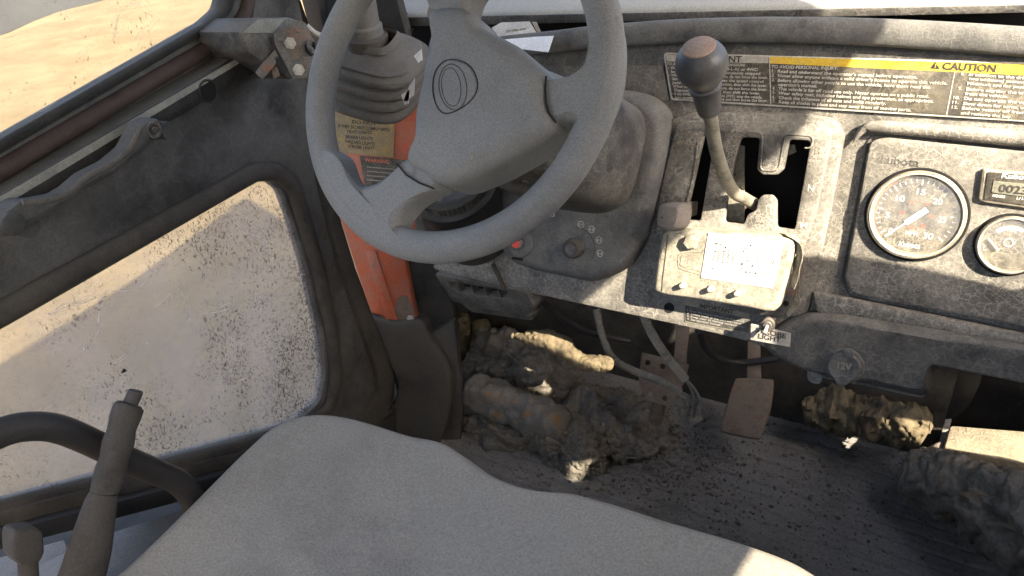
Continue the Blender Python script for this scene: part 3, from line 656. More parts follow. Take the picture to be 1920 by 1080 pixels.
brow = [D.pt(p, .008) for p in ((1600, 268), (1618, 244), (1650, 238), (1800, 250), (2080, 276))]
P = catmull(brow, 8); tube('panel_brow', P, np.interp(np.linspace(0, 1, len(P)), [0, .45, 1], [.0015, .008, .010]), m_dash, t, 12)
text('kubota', D, (1650, 306), (1722, 313), 15, .0122, m_dashdark, ip, .015)
lathe('drilled_hole', D.pt((1255, 577), .0002), D.n, [(.008, 0), (.008, .0012), (.0065, .0012), (.006, .0004), (.0001, .0004)], m_void, t, 20)
# gear pattern symbols round the key
PFr = Frame(D.p0 + D.n * .042, D.n)
def ring_px(fr, c, r_, h, a0=0, a1=360, n=28):
    c0 = fr.pt(c, h); k = np.linalg.norm(c0 - C) / F; return np.array([c0 + r_ * k * (fr.u * math.cos(R(a0 + (a1 - a0) * i / (n - 1))) + fr.v * math.sin(R(a0 + (a1 - a0) * i / (n - 1)))) for i in range(n)])
for c in ((1089, 421), (1109, 430), (1123, 450), (1125, 475)):
    tube('switch_symbol', ring_px(D, c, 6, .0424), .0005, m_white, pod, 6)
    text('STOP' if c[0] == 1089 else 'II', D, (c[0] - 3.5, c[1] + 2), (c[0] + 3.5, c[1] + 2.5), 4, .0424, m_white, pod)
tube('switch_arc', ring_px(D, (1080, 464), 38, .0424, -25, 95), .0005, m_ink, pod, 6)
text('0', D, (1032, 406), (1040, 407), 8, .0424, m_white, pod)
# ------------------------------------------------------------------ ignition, light switch
t = thing('ignition_switch', 'round dark ignition lock with key slot on the column pod', 'ignition', D.pt((1079, 480), .042))
q = D.pt((1077, 465), .042)
lathe('collar', q, D.n, [(.0165, -.002), (.0165, .004), (.0150, .008), (.0145, .013), (.0125, .0145), (.0105, .0145), (.0095, .0135), (.0001, .0135)], m_rubber, t, 36)
slab('key_slot', D, [(1075.6, 456), (1079.0, 456.3), (1076.8, 472), (1073.6, 471.6)], .0562, .0006, m_void, t, 0)
lathe('lock_barrel', q, D.n, [(.009, .0136), (.0088, .0148), (.0001, .0150)], m_plated, t, 30)
t = thing('light_switch', 'round grey light switch with red centre partly behind the wheel rim', 'switch', D.pt((975, 490), .042))
q = D.pt((976, 455), .042)
lathe('dial_plate', q, D.n, [(.0235, -.002), (.0235, .004), (.0225, .0055), (.012, .0055), (.0115, .0025), (.0001, .0025)], m_pod, t, 40)
lathe('knob', q - D.u * .003, D.n, [(.0105, .002), (.0105, .009), (.0095, .0105), (.0075, .0105), (.0001, .0105)], m_pod, t, 28)
lathe('red_button', q - D.u * .003, D.n, [(.0075, .0104), (.0072, .0125), (.0001, .0135)], m_red, t, 24)
slab('index_notch', D, [(960, 482), (981, 485), (980, 489), (960, 486)], .0477, .0006, m_void, t, 0)
# ------------------------------------------------------------------ caution decal
t = thing('caution_decal', 'long black safety decal with yellow CAUTION band along the dash top', 'decal', D.pt((1560, 205)))
def lt(x): return 98.5 + (x - 1245) * .0275
def lb(x): return 187.5 + (x - 1258) * .0615
H0 = .0045
plate('white_border', D, [(1243, lt(1243)), (2120, lt(2120)), (2100, lb(2100)), (1258, lb(1258))], H0, .0012, m_white, t, .0002, (), .006)
plate('black_film', D, [(1246.5, lt(1246) + 3), (2120, lt(2120) + 3), (2100, lb(2100) - 3), (1261, lb(1261) - 3)], H0 + .0003, .0006, m_label, t, .0001, (), .005)
plate('grey_header', D, [(1248, 102.5), (1440.5, 106), (1441, 118.5), (1250, 115)], H0 + .0006, .0004, m_greyhead, t, 0, (), .001)
plate('yellow_band', D, [(1443.5, 106), (2120, 127), (2115, 150), (1444, 119)], H0 + .0006, .0004, m_yellowband, t, 0, (), .001)
slab('divider_line', D, [(1442, 105), (1443.4, 105), (1446, 195), (1444.4, 195)], H0 + .0006, .0004, m_white, t, 0)
slab('divider_line', D, [(1789.5, 134), (1791.3, 134), (1775.5, 217.5), (1773.5, 217)], H0 + .0006, .0004, m_white, t, 0)
HT = H0 + .0011
tri = [D.pt(p, HT) for p in ((1744, 128), (1762, 129.5), (1754, 115.5))]; mk('warning_triangle', tri, [(0, 1, 2)], m_ink, t, smooth=0)
text('!', D, (1752, 127.5), (1754.3, 127.6), 8, HT + .0003, m_yellowband, t)
text('CAUTION', D, (1766, 130), (1866, 135), 13, HT, m_ink, t, .03)
text('IMPORTANT', D, (1292, 115), (1390, 116.5), 11, HT, m_ink, t, .025)
for s_, a, b in (
    ('TO AVOID DAMAGE TO THE TRANSMISSION:', (1250, 122), (1397, 124.5)),
    ('\u2022 Shift the range gear lever (H-M-L-R) or 4WD', (1252, 129.5), (1421, 133)),
    ('lever only after the vehicle is completely stopped.', (1258, 136.5), (1427, 140.5)),
    ('\u2022 When range lever is hard to engage, do not force the lever.', (1254, 143), (1439, 148)),
    ('Set the parking brake, depress the speed control', (1260, 150), (1431, 155.5)),
    ('pedal and release to neutral position, then shift the lever.', (1261, 157), (1438, 163)),
    ('When the lever is hard to engage, do not force the lever.', (1262, 164), (1438, 170.5)),
    ('Depress the pedal slightly, then shift the lever.', (1264, 171), (1425, 177.5)),
    ('\u2022 If the 4WD lever does not shift to 2WD, stop the vehicle,', (1260, 178), (1429, 185)),
    ('turn steering in both directions and then move the lever.', (1265, 185), (1439, 191.5)),
    ('TO AVOID PERSONAL INJURY:', (1446, 127.5), (1571, 131)),
    ('1.', (1447, 135.5), (1452, 135.7)), ('Read and understand the operator\'s manual before operation.', (1458, 136), (1720, 147.5)),
    ('2.', (1447, 143.5), (1452, 143.7)), ('Never allow anyone without a valid driver\'s license to operate this vehicle.', (1458, 144.3), (1776, 159)),
    ('3.', (1447, 152), (1452, 152.2)), ('Before allowing other people to use the vehicle, have them read the', (1458, 153), (1744, 166.8)),
    ('operator\'s manual.', (1459, 161), (1532, 164)),
    ('4.', (1448, 168), (1453, 168.2)), ('This vehicle is for off road use only. Never operate on a public road.', (1459, 169), (1741, 183.5)),
    ('5.', (1448, 175.5), (1453, 175.7)), ('Wear safety gear, including helmet and eye protection, as appropriate.', (1459, 177), (1750, 192.5)),
    ('6.', (1448, 184), (1453, 184.2)), ('Check the tightness of all nuts and bolts regularly.', (1460, 185.5), (1661, 196.5)),
    ('7.', (1448, 192), (1453, 192.2)), ('Keep all shields in place and stay away from all moving parts.', (1460, 193.5), (1708, 209)),
    ('8.', (1801, 141), (1808, 141.5)), ('In addition to the driver, up to', (1816, 142), (1970, 152)), ('two additional passengers may ride.', (1816, 150), (1985, 161.5)), ('Minimum age for passengers is 5', (1813, 159), (1975, 170)),
    ('9.', (1796, 168), (1803, 168.5)), ('Before starting the engine, keep', (1811, 169.5), (1975, 181)), ('from the vehicle.', (1809, 178), (1890, 184)),
    ('10.', (1787, 185.5), (1799, 186)), ('Do not operate the vehicle', (1807, 187), (1945, 197)), ('11.', (1785, 194.5), (1797, 195)), ('Slow down for turns, or', (1805, 196.5), (1925, 205.5)),
    ('12.', (1784, 203.5), (1796, 204)), ('Before getting off from the', (1803, 205), (1943, 216)), ('and remove the key.', (1801, 214), (1897, 222))):
    text(s_, D, a, b, 5.6 if a[0] > 1444 else 4.9, HT, m_white, t, .02)
# ------------------------------------------------------------------ gauges
def gauge(name, label, c, rpx):
    q = D.pt(c, .012); rr = np.linalg.norm(D.pt((c[0] + rpx, c[1]), .012) - q) / 1.03
    g_ = thing(name, label, 'gauge', D.pt((c[0], c[1] + rpx), .012))
    lathe('bezel', q, D.n, [(rr * 1.03, -.002), (rr * 1.03, .006), (rr, .0095), (rr * .94, .0095), (rr * .885, .006), (rr * .87, .0035)], m_bezel, g_, 64)
    tube('bright_ring', np.array([q + D.n * .0098 + rr * .955 * (D.u * math.cos(a) + D.v * math.sin(a)) for a in np.linspace(0, 2 * math.pi, 64, endpoint=False)]), .0009, m_steel, g_, 6, True)
    tube('dark_groove', np.array([q + D.n * .001 + rr * 1.055 * (D.u * math.cos(a) + D.v * math.sin(a)) for a in np.linspace(0, 2 * math.pi, 64, endpoint=False)]), .0022, m_void, g_, 6, True)
    dial = lathe('dial_face', q, D.n, [(rr * .9, .002), (rr * .9, .0036), (.0001, .0036)], m_dial, g_, 48)
    return g_, q, rr, dial
def tick(par, q, a, r0, r1, wd, h, m):
    d = D.u * math.cos(R(a)) + D.v * math.sin(R(a)); o = q + d * (r0 + r1) / 2 + D.n * h
    mk('tick_mark', *box_g(o, d * (r1 - r0) / 2, np.cross(D.n, d) * wd / 2, D.n * .0002), m, par, smooth=0)
sp, q, rr, dial = gauge('speedometer', 'large round dusty speedometer reading zero with white needle', (1717, 403), 97)
for k in range(31):
    a = 218 - k * (256 / 30); big = k % 5 == 0
    tick(dial, q, a, rr * (.70 if big else .75), rr * .83, rr * (.03 if big else .018), .0039, m_dialprint)
for k in range(16):
    a = 222 - k * 6.2; tick(dial, q, a, rr * .85, rr * .875, rr * .07, .0039, m_dialred)
for s_, a, b in (('0', (1665, 438), (1674, 439)), ('5', (1659, 408), (1668, 409)), ('10', (1679, 377), (1696, 378)), ('15', (1718, 364), (1735, 366)), ('20', (1749, 382), (1766, 384)), ('25', (1758, 416), (1773, 418)), ('30', (1730, 447), (1749, 449))):
    text(s_, D, a, b, 11, .0162, m_dialprint, dial, .02)
for s_, a, b in (('10', (1686, 402), (1695, 403)), ('20', (1704, 382), (1713, 383)), ('30', (1734, 386), (1743, 387)), ('40', (1740, 408), (1749, 409)), ('50', (1726, 427), (1735, 428)), ('km/h', (1700, 428), (1718, 430))):
    text(s_, D, a, b, 7, .0162, m_dialred, dial)
text('MPH', D, (1697, 440), (1720, 443), 8, .0162, m_dialprint, dial, .02)
text('Kubota', D, (1684, 461), (1724, 466), 9, .0162, m_dialprint, dial, .025, slant=.15)
A, B = D.pt((1659, 443), .018), D.pt((1738, 393), .018); d = nrm(B - A); pn = np.cross(D.n, d); Mi = A + (B - A) * .5
V = [A - pn * .0012, A + pn * .0012, Mi + pn * .001, Mi + pn * .0035, B + pn * .0035, B - pn * .0035, Mi - pn * .0035, Mi - pn * .001]
mk('needle', V + [v - D.n * .001 for v in V], [(0, 7, 2, 1), (7, 6, 3, 2), (6, 5, 4, 3), (8, 9, 10, 15), (10, 11, 14, 15), (11, 12, 13, 14)] + [(i, (i + 1) % 8, 8 + (i + 1) % 8, 8 + i) for i in range(8)], m_dialprint, sp, smooth=0)
lathe('lens', q, D.n, [(rr * .9, .0085), (rr * .5, .009), (.0001, .0092)], m_lens, sp, 48)
tg, q, rr, dial = gauge('temperature_gauge', 'small round temperature gauge at right of the speedometer', (1893, 459), 67)
arc = [q + D.n * .0042 + rr * .62 * (D.u * math.cos(R(a)) + D.v * math.sin(R(a))) for a in np.linspace(140, 62, 20)]
tube('white_arc', arc, rr * .085, m_dialprint, dial, 6, flat=.06, ref=D.n)
tube('red_arc', [q + D.n * .0042 + rr * .62 * (D.u * math.cos(R(a)) + D.v * math.sin(R(a))) for a in np.linspace(60, 40, 8)], rr * .085, m_dialred, dial, 6, flat=.06, ref=D.n)
text('Temp', D, (1887, 434), (1906, 436), 7, .0162, m_dialprint, dial)
text('C', D, (1843, 470), (1849, 470), 9, .0162, m_dialprint, dial)
tube('symbol', ring_px(D, (1891, 455), 6, .0165), .0007, m_dialprint, dial, 6)
A, B = D.pt((1853, 448), .018), D.pt((1871, 470), .018); tube('needle', [A, B], [.0012, .002], m_dialprint, tg, 6)
lathe('lens', q, D.n, [(rr * .9, .0085), (rr * .5, .009), (.0001, .0092)], m_lens, tg, 48)
hm = thing('hour_meter', 'rectangular hour meter with grey display above the temperature gauge', 'meter', D.pt((1890, 385), .012))
plate('surround', D, [(1842, 316), (1852, 317), (1990, 328), (1975, 398), (1850, 381), (1834, 376)], .018, .008, m_bezel, hm, .003, (), .006)
plate('face', D, [(1852, 322), (1980, 333), (1968, 391), (1845, 374)], .0192, .0014, m_label, hm, .0002, (), .002)
plate('display', D, [(1863, 339), (1972, 350), (1966, 375), (1859, 361)], .0202, .0012, m_lcd, hm, .0002, (), .002)
text('Kubota', D, (1877, 333), (1935, 338), 9, .0198, m_dialprint, hm, .03, slant=.15)
text('0023', D, (1872, 359), (1925, 365), 14, .0208, m_ink, hm, .02)
text('HOURS', D, (1861, 369), (1884, 371.5), 5, .0198, m_dialprint, hm); text('1/10', D, (1906, 374), (1925, 376), 5, .0198, m_dialprint, hm)
# ------------------------------------------------------------------ control box with instruction sheet
t = thing('control_box', 'dust-caked metal control box screwed over the gear gate', 'box', D.pt((1350, 580), .02))
BX = [(1247, 432), (1300, 432), (1400, 438), (1478, 446), (1488, 470), (1470, 545), (1452, 584), (1400, 578), (1300, 562), (1232, 550), (1226, 530), (1234, 470)]
cb = pad('case', D, BX, .048, .044, .008, m_boxm, t, .0, 3)
tube('edge_seam', [D.w(*q, .0485) for q in catmull([D.uv(p, .0485) for p in ((1252, 440), (1248, 480), (1243, 520), (1241, 546))], 5)], .0006, m_rubber, t, 6)
plate('back_flange', D, [(1440, 440), (1492, 448), (1506, 475), (1500, 535), (1480, 585), (1462, 596), (1380, 585), (1400, 460)], .020, .012, m_plated, t, .003, (), .008)
lathe('flange_hole', D.pt((1474, 569), .0203), D.n, [(.004, 0), (.004, .0006), (.0001, .0006)], m_void, t, 14)
for k, pts in enumerate(([(1474, 440), (1496, 455), (1500, 490), (1488, 540)], [(1480, 444), (1502, 468), (1494, 500), (1497, 560), (1478, 592)], [(1470, 436), (1488, 448), (1492, 475)])):
    P = catmull([D.pt(p, .042 - .006 * k) for p in pts], 8); wd = nrm(D.n + .6 * D.u)
    V = []; 
    for i, p in enumerate(P):
        o = .003 * fbm(p, 60, 3); V += [p + wd * .006 + D.u * o, p - wd * .008 - D.u * o, p - wd * .008 - D.u * (o + .0012), p + wd * .006 + D.u * (o - .0012)]
    n = len(P); mk('peeling_tape', V, [(i * 4 + a, i * 4 + (a + 1) % 4, i * 4 + 4 + (a + 1) % 4, i * 4 + 4 + a) for i in range(n - 1) for a in range(4)], m_boxm, t)
lathe('hex_bolt', D.pt((1297, 453), .048), D.n, [(.0128, 0), (.0128, .001), (.0105, .001), (.0105, .008), (.009, .0095), (.0001, .0095)], m_boxm, t, 6, ref=D.u + .3 * D.v)
for c in ((1282, 534), (1334, 541), (1384, 549)):
    q = D.pt(c, .048)
    b = lathe('push_button', q, D.n, [(.0042, -.001), (.0042, .008), (.0034, .0098), (.0001, .010)], m_steel, t, 18)
    lathe('button_collar', q, D.n, [(.0058, -.001), (.0058, .0008), (.0042, .0012)], m_boxm, b, 18)
P = [D.pt(p, .0483) for p in ((1318, 472), (1277, 475), (1272, 490), (1275, 503), (1316, 516))]; tube('recess_line', catmull(P, 4), .0006, m_ghost, t, 6)
P = [D.pt(p, .0483) for p in ((1318, 477), (1281, 480), (1277, 490), (1279, 499), (1316, 510))]; tube('recess_line', catmull(P, 4), .0005, m_ghost, t, 6)
text('OPEN', D, (1358, 534), (1355.5, 556), 8, .0485, m_ghost, t, down=(-1, 0))
t = thing('instruction_sheet', 'bright white printed instruction sheet stuck on the control box', 'sheet', D.pt((1390, 530), .049))
plate('paper', D, [(1328, 436), (1470, 453), (1449, 541), (1314, 521)], .0493, .0011, m_paper, t, .0002, (), .001)
def vtext(s_, x, y0, y1, cap):
    dx = -(y1 - y0) * .17; text(s_, D, (x, y0), (x + dx, y1), cap, .0498, m_ink, t, .012, down=(-1, -.1))
vtext('Step 1:', 1450, 480, 507, 6)
for k, s_ in enumerate(('. . Door . 10', '. . Down . . 4', '. Door Off 12', '4 . Local . 14')): vtext(s_, 1432 - 9 * k, 460 - 1.0 * k, 515 - 1.2 * k, 6)
vtext('Temp: & 5', 1394, 462, 505, 6)
for k, s_ in enumerate(('. . Coin . .', '. . Door . .', '. 4 Door . .', '5 . Door . .', '6 . Coil . 1')): vtext(s_, 1377 - 9 * k, 457 - .8 * k, 508 - 1.2 * k, 6)
# ------------------------------------------------------------------ levers
t = thing('gear_lever', 'bent steel gear lever with black ball knob and faded red cap', 'lever', D.pt((1412, 382), -.02))
base = D.pt((1416, 384), -.012); kn = YF(.80)
pb = YF(.925).pt((1372, 355)); pk = YF(.845).pt((1330, 205)); pm = YF(.88).pt((1345, 290))
P = catmull([base, D.pt((1396, 372), .012), pb, pm, pk], 10)
tube('shaft', P, .0085, m_shaft, t, 18)
tube('worn_collar', [base + (P[6] - base) * .3, base + (P[6] - base) * .75], .0089, m_rust, t, 16)
ax = nrm(YF(.815).pt((1312, 100)) - pk); 
lathe('ferrule', pk - ax * .004, ax, [(.0085, 0), (.0125, .0), (.0145, .004), (.0165, .028), (.0185, .036), (.0185, .039), (.016, .041)], m_knob, t, 32)
prof = [(.016, .038), (.019, .042)] + [(.0295 * math.sin(a), .066 - .0285 * math.cos(a)) for a in np.linspace(.8, 2.45, 14)]
kb = lathe('knob', pk, ax, prof, m_knob, t, 40); zt = prof[-1][1]; rt = prof[-1][0]
lathe('cap', pk, ax, [(rt, zt - .0004), (rt * .97, zt + .0018), (rt * .6, zt + .004), (.0001, zt + .0048)], m_knobcap, kb, 36)
t = thing('drive_lever', 'short flat lever with worn red and grey knob left of the gate', 'lever', D.pt((1300, 400), -.02))
A, B = D.pt((1304, 390), -.03), D.pt((1262, 408), .05)
hull('arm', [D.pt((1308, 376), -.02), D.pt((1307, 404), -.02), D.pt((1272, 380), .046), D.pt((1270, 414), .046), D.pt((1310, 378), -.02) + D.n * .003, D.pt((1270, 412), .05)], m_boxm, t, .001)
KF = Frame(D.pt((1251, 405), .055), nrm(D.n - .25 * D.u))
pad('knob', KF, [(1229, 398), (1234, 384), (1252, 380), (1272, 384), (1277, 398), (1273, 420), (1262, 432), (1240, 431), (1229, 424)], .014, .028, .010, m_redknob, t, .003, 4)
lathe('pin_hole', KF.pt((1241, 408), .0168), KF.n, [(.0011, 0), (.0011, .0004), (.0001, .0004)], m_void, t, 10)
# ------------------------------------------------------------------ lower dash fittings
t = thing('important_decal', 'small worn IMPORTANT decal on the dash edge below the control box', 'decal', D.pt((1345, 615)))
plate('border', D, [(1282, 561), (1405, 587), (1407, 626), (1284, 604)], .0012, .0012, m_ghost, t, .0002, (), .002)
plate('film', D, [(1284, 572), (1404, 597), (1405, 624), (1285.5, 602)], .0016, .0008, m_dashdark, t, .0001, (), .001)
text('IMPORTANT', D, (1311, 577), (1375, 589), 8, .0018, m_ink, t, .03)
for k in range(4): text(('1. Stop the engine before service work', '2. Check fuses of the correct rating', '3. Keep clear of moving components', '4. See operator manual')[k], D, (1288, 583 + 5.4 * k), ((1396, 1390, 1394, 1350)[k], (605, 609, 614.5, 611)[k]), 3.6, .0022, m_greyhead, t)
t = thing('strobe_switch', 'steel toggle switch standing above the white strobe tag', 'switch', D.pt((1440, 618)))
q = D.pt((1440, 609), .03)
lathe('nut', q, D.n, [(.010, -.012), (.010, .001), (.0085, .003), (.006, .003), (.0052, .006), (.0001, .006)], m_plated, t, 24)
tube('bat', [q + D.n * .004, q + D.n * .012 - D.v * .004, q + D.n * .017 - D.v * .009], [.0022, .0025, .0036], m_steel, t, 12)
t = thing('strobe_tag', 'scuffed white tag reading STROBE LIGHT on lower dash', 'tag', D.pt((1445, 650), .03))
plate('plate', D, [(1408, 607), (1483, 625), (1481, 651), (1407, 637)], .0312, .002, m_greyhead, t, .0003, (), .001)
text('STROBE', D, (1416, 622), (1473, 635), 9, .0317, m_ink, t, .02); text('LIGHT', D, (1421, 634), (1463, 642.5), 9, .0317, m_ink, t, .02)
t = thing('power_outlet', 'capped round power outlet on the lower dash', 'outlet', D.pt((1583, 715), .03))
q = D.pt((1584, 686), .030)
lathe('socket_ring', q, D.n, [(.0245, -.004), (.0245, .002), (.022, .0035), (.019, .0035)], m_dashdark, t, 36)
lathe('cap', q, D.n, [(.020, .001), (.0205, .008), (.0185, .010), (.016, .0092), (.0001, .0092)], m_pod, t, 36)
slab('hinge_strap', D, [(1580, 653), (1602, 656), (1600, 672), (1578, 670)], .040, .006, m_pod, t, .002)
pad('pull_tab', D, [(1566, 708), (1580, 704), (1592, 710), (1590, 721), (1577, 725), (1567, 719)], .040, .004, .0018, m_pod, t, 0, 4)
text('12V', D, (1570, 691), (1596, 695), 13, .0396, m_ghost, t, .02)
# canister and ducts
t = thing('round_canister', 'black round canister with knurled ring behind the lower wheel spoke', 'canister', D.pt((850, 450)))
ax = nrm((.05, -.40, .9)); q = YF(.86).pt((852, 352))
lathe('body', q, ax, [(.060, -.13), (.066, -.02), (.067, -.012), (.070, -.008), (.070, .0), (.066, .004)], m_black, t, 48)
V, Fs = lathe_g(q, ax, [(.058, .003), (.060, .003), (.060, .017), (.058, .019), (.050, .019), (.046, .017), (.0001, .017)], 96)
V = [np.array(v) for v in V]
for i in range(1, 3):
    for k in range(0, 96, 2):
        c_ = q + ax * ((V[i * 96 + k] - q) @ ax); V[i * 96 + k] = c_ + (V[i * 96 + k] - c_) * 1.025
mk('knurled_ring', V, Fs, m_rubber, t, smooth=25)
lathe('lid', q, ax, [(.049, .0175), (.046, .021), (.0001, .023)], m_console, t, 40)
lathe('screw', YF(.80).pt((823, 369)), nrm((.1, -.75, .65)), [(.0055, -.004), (.0055, .001), (.004, .0025), (.0001, .003)], m_steel, t, 14)
slab('side_flange', YF(.93), [(772, 388), (786, 384), (800, 446), (782, 446)], 0, .02, m_pod, t, .003)
VF = Frame(YF(.91).pt((900, 560)), nrm((-.12, -.85, -.1)))
t = thing('air_vent', 'black louvred air vent under the left end of the dash', 'vent', VF.pt((910, 590)))
plate('housing', VF, [(814, 514), (985, 546), (1002, 575), (990, 592), (900, 580), (848, 566)], 0, .06, m_dashdark, t, .003, [[(839, 528), (948, 546), (962, 560), (940, 560), (858, 548), (844, 540)]], .004)
slab('dark_interior', VF, [(832, 522), (956, 542), (966, 566), (850, 552)], -.02, .004, m_void, t, 0)
for x in (858, 884, 908, 934):
    A, B = VF.pt((x, 528 + (x - 839) * .16), -.003), VF.pt((x + 8, 552 + (x - 858) * .12), -.003)
    mk('vane', *box_g((A + B) / 2 - VF.n * .006, (B - A) / 2, VF.n * .007, VF.u * .0012), m_dashdark, t, smooth=0)
slab('lower_lip', VF, [(864, 570), (1000, 592), (996, 602), (885, 586)], -.02, .03, m_dashdark, t, .003)
tube('cable_tie', catmull([VF.pt(p, .004) for p in ((924, 496), (936, 520), (944, 540))], 5), .004, m_rubber, t, 8)
# papers tucked behind the dash lip
PPF = Frame(D.pt((985, 75), .03), nrm((.0, -.75, .66)))
t = thing('folded_leaflet', 'folded white leaflets tucked behind the dash lip beside the wheel', 'paper', D.pt((985, 98), .03))
slab('rear_leaf', PPF, [(922, 52), (940, 42), (993, 40), (1010, 68), (940, 84)], -.012, .0006, m_paperdirty, t, 0)
slab('leaf_edge', PPF, [(997, 41), (1006, 41), (1018, 68), (1011, 68)], -.016, .0006, m_boxm, t, 0)
A = [PPF.pt(p, h_) for p, h_ in (((944, 74), 0), ((1000, 69), .004), ((1038, 67), .012), ((1028, 98), .022), ((978, 92), .012))]
mk('front_leaf', A + [a - PPF.n * .0006 for a in A], [(0, 4, 3, 2, 1), (5, 6, 7, 8, 9)] + [(i, (i + 1) % 5, 5 + (i + 1) % 5, 5 + i) for i in range(5)], m_paper, t, smooth=0)
text('Oil / Filter note', PPF, (948, 62), (986, 55), 5, -.0115, m_inkfade, t); text('Service', PPF, (962, 75), (990, 70), 4, -.0115, m_inkfade, t)
for a in ((( 776, 105), (790, 92), (792, 112), (784, 118)), ((768, 160), (778, 145), (776, 178), (764, 190), (756, 190)), ((752, 178), (768, 168), (766, 194), (758, 196))):
    mk('loose_scrap', *plate_g(YF(.93), a, 0, .0008, 0, (), 0), m_paper if a[0][0] == 776 else m_paperdirty, t, smooth=0)
# ------------------------------------------------------------------ steering wheel
t = thing('steering_wheel', 'grey three-spoke steering wheel with triangular padded hub', 'steering wheel', WC - WH.n * .06)
rim = [WC + .1735 * (WH.u * math.cos(a) + WH.v * math.sin(a)) for a in np.linspace(0, 2 * math.pi, 128, endpoint=False)]
tube('rim', rim, .0168, m_wheel, t, 24, True, flat=.93, ref=WH.n)
hubo = [(798, 14), (836, 2), (871, 12), (886, 36), (922, 56), (962, 78), (998, 114), (1018, 146), (1020, 190), (1034, 230), (1002, 256), (942, 292), (884, 322), (822, 342), (782, 322), (752, 300), (764, 258), (768, 200), (786, 120), (799, 60)]
hub = pad('hub_cover', WH, hubo, .026, .060, .020, m_wheel, t, .002, 5, (872, 185))
pad('hub_back', WH, [(810, 40), (880, 50), (960, 110), (1010, 190), (1010, 238), (930, 300), (830, 345), (790, 330), (778, 230)], -.018, .03, .012, m_wheel, t, 0, 4)
H = .0276
tube('emblem_groove', [WH.w(*q, H + .0004) for q in catmull([WH.uv(p, H) for p in ((812, 172), (816, 136), (834, 115), (860, 113), (884, 127), (896, 156), (890, 180), (870, 200), (840, 213), (822, 204))], 6, True)], .0006, m_wheelgap, hub, 6, True)
em = pad('emblem_cap', WH, [(814, 172), (818, 137), (836, 117), (860, 115), (882, 129), (893, 156), (888, 179), (868, 198), (840, 211), (823, 202)], H + .0012, .004, .0012, m_wheel, hub, 0, 5)
tube('emblem_oval', ring_px(WH, (849, 161), 1, H + .0014) if False else np.array([WH.pt((849 + 26 * math.cos(a) + 3 * math.sin(a), 163 + 43 * math.sin(a)), H + .0014) for a in np.linspace(0, 2 * math.pi, 40, endpoint=False)]), .0005, m_line, hub, 6, True)
tube('emblem_oval', np.array([WH.pt((846 + 18 * math.cos(a) + 3 * math.sin(a), 163 + 36 * math.sin(a)), H + .0014) for a in np.linspace(0, 2 * math.pi, 40, endpoint=False)]), .0004, m_line, hub, 6, True)
sr = [(1005, 152), (1034, 143), (1066, 133), (1092, 112), (1108, 78), (1114, 40), (1150, 40), (1150, 140), (1120, 230), (1092, 280), (1086, 250), (1078, 228), (1056, 222), (1034, 230), (1012, 226), (1005, 190)]
pad('spoke', WH, sr, .0150, .032, .012, m_wheel, t, 0, 4, (1085, 170))
sl_ = [(770, 292), (748, 305), (722, 326), (694, 342), (666, 346), (644, 330), (626, 286), (596, 276), (606, 350), (660, 430), (730, 470), (760, 462), (740, 436), (740, 412), (758, 386), (784, 366), (818, 348), (810, 320)]
pad('spoke', WH, sl_, .0150, .032, .012, m_wheel, t, 0, 4, (700, 390))
st = [(798, 30), (797, 10), (783, -22), (755, -42), (740, -75), (940, -80), (905, -45), (882, -18), (872, 12), (872, 30)]
pad('spoke', WH, st, .0150, .032, .012, m_wheel, t, 0, 4, (835, -25))
tube('spoke_seam', [WH.pt(p, .0178) for p in ((1024, 143), (1022, 165), (1023, 190), (1029, 212), (1042, 230))], .0010, m_wheelgap, t, 6)
tube('spoke_seam', [WH.pt(p, .0178) for p in ((744, 307), (762, 328), (786, 343), (814, 354))], .0009, m_wheelgap, t, 6)
tube('dirt_drip', [WH.pt(p, .0262) for p in ((878, 268), (882, 282), (888, 296), (881, 302))], [.0008, .0014, .0016, .0008], m_ghost, t, 6, flat=.4, ref=WH.n)
# column shroud
t = thing('column_shroud', 'dark plastic shroud over the steering column below the hub', 'shroud', WH.w(0, -.05, -.30))
def sect(h, hw, hv, vo, n=40, p=3.5):
    return [WH.w(np.sign(math.cos(a)) * abs(math.cos(a)) ** (2 / p) * hw, vo + np.sign(math.sin(a)) * abs(math.sin(a)) ** (2 / p) * hv, h) for a in np.linspace(0, 2 * math.pi, n, endpoint=False)]
ss = [(-.03, .030, .030, 0), (-.05, .05, .045, 0), (-.062, .058, .050, 0), (-.10, .066, .058, .0), (-.20, .078, .068, .006), (-.226, .083, .072, .008), (-.231, .089, .078, .008), (-.245, .091, .080, .008), (-.34, .096, .084, .012)]
V = [p for s_ in ss for p in sect(*s_)]; n = 40
mk('shell', V, [(i * n + k, (i + 1) * n + k, (i + 1) * n + (k + 1) % n, i * n + (k + 1) % n) for i in range(len(ss) - 1) for k in range(n)], m_dashdark, t, smooth=50)
lathe('screw_recess', WH.w(.045, -.066, -.12), -WH.v, [(.006, .007), (.006, .0085), (.0035, .0085), (.003, .006), (.0001, .006)], m_rubber, t, 16)

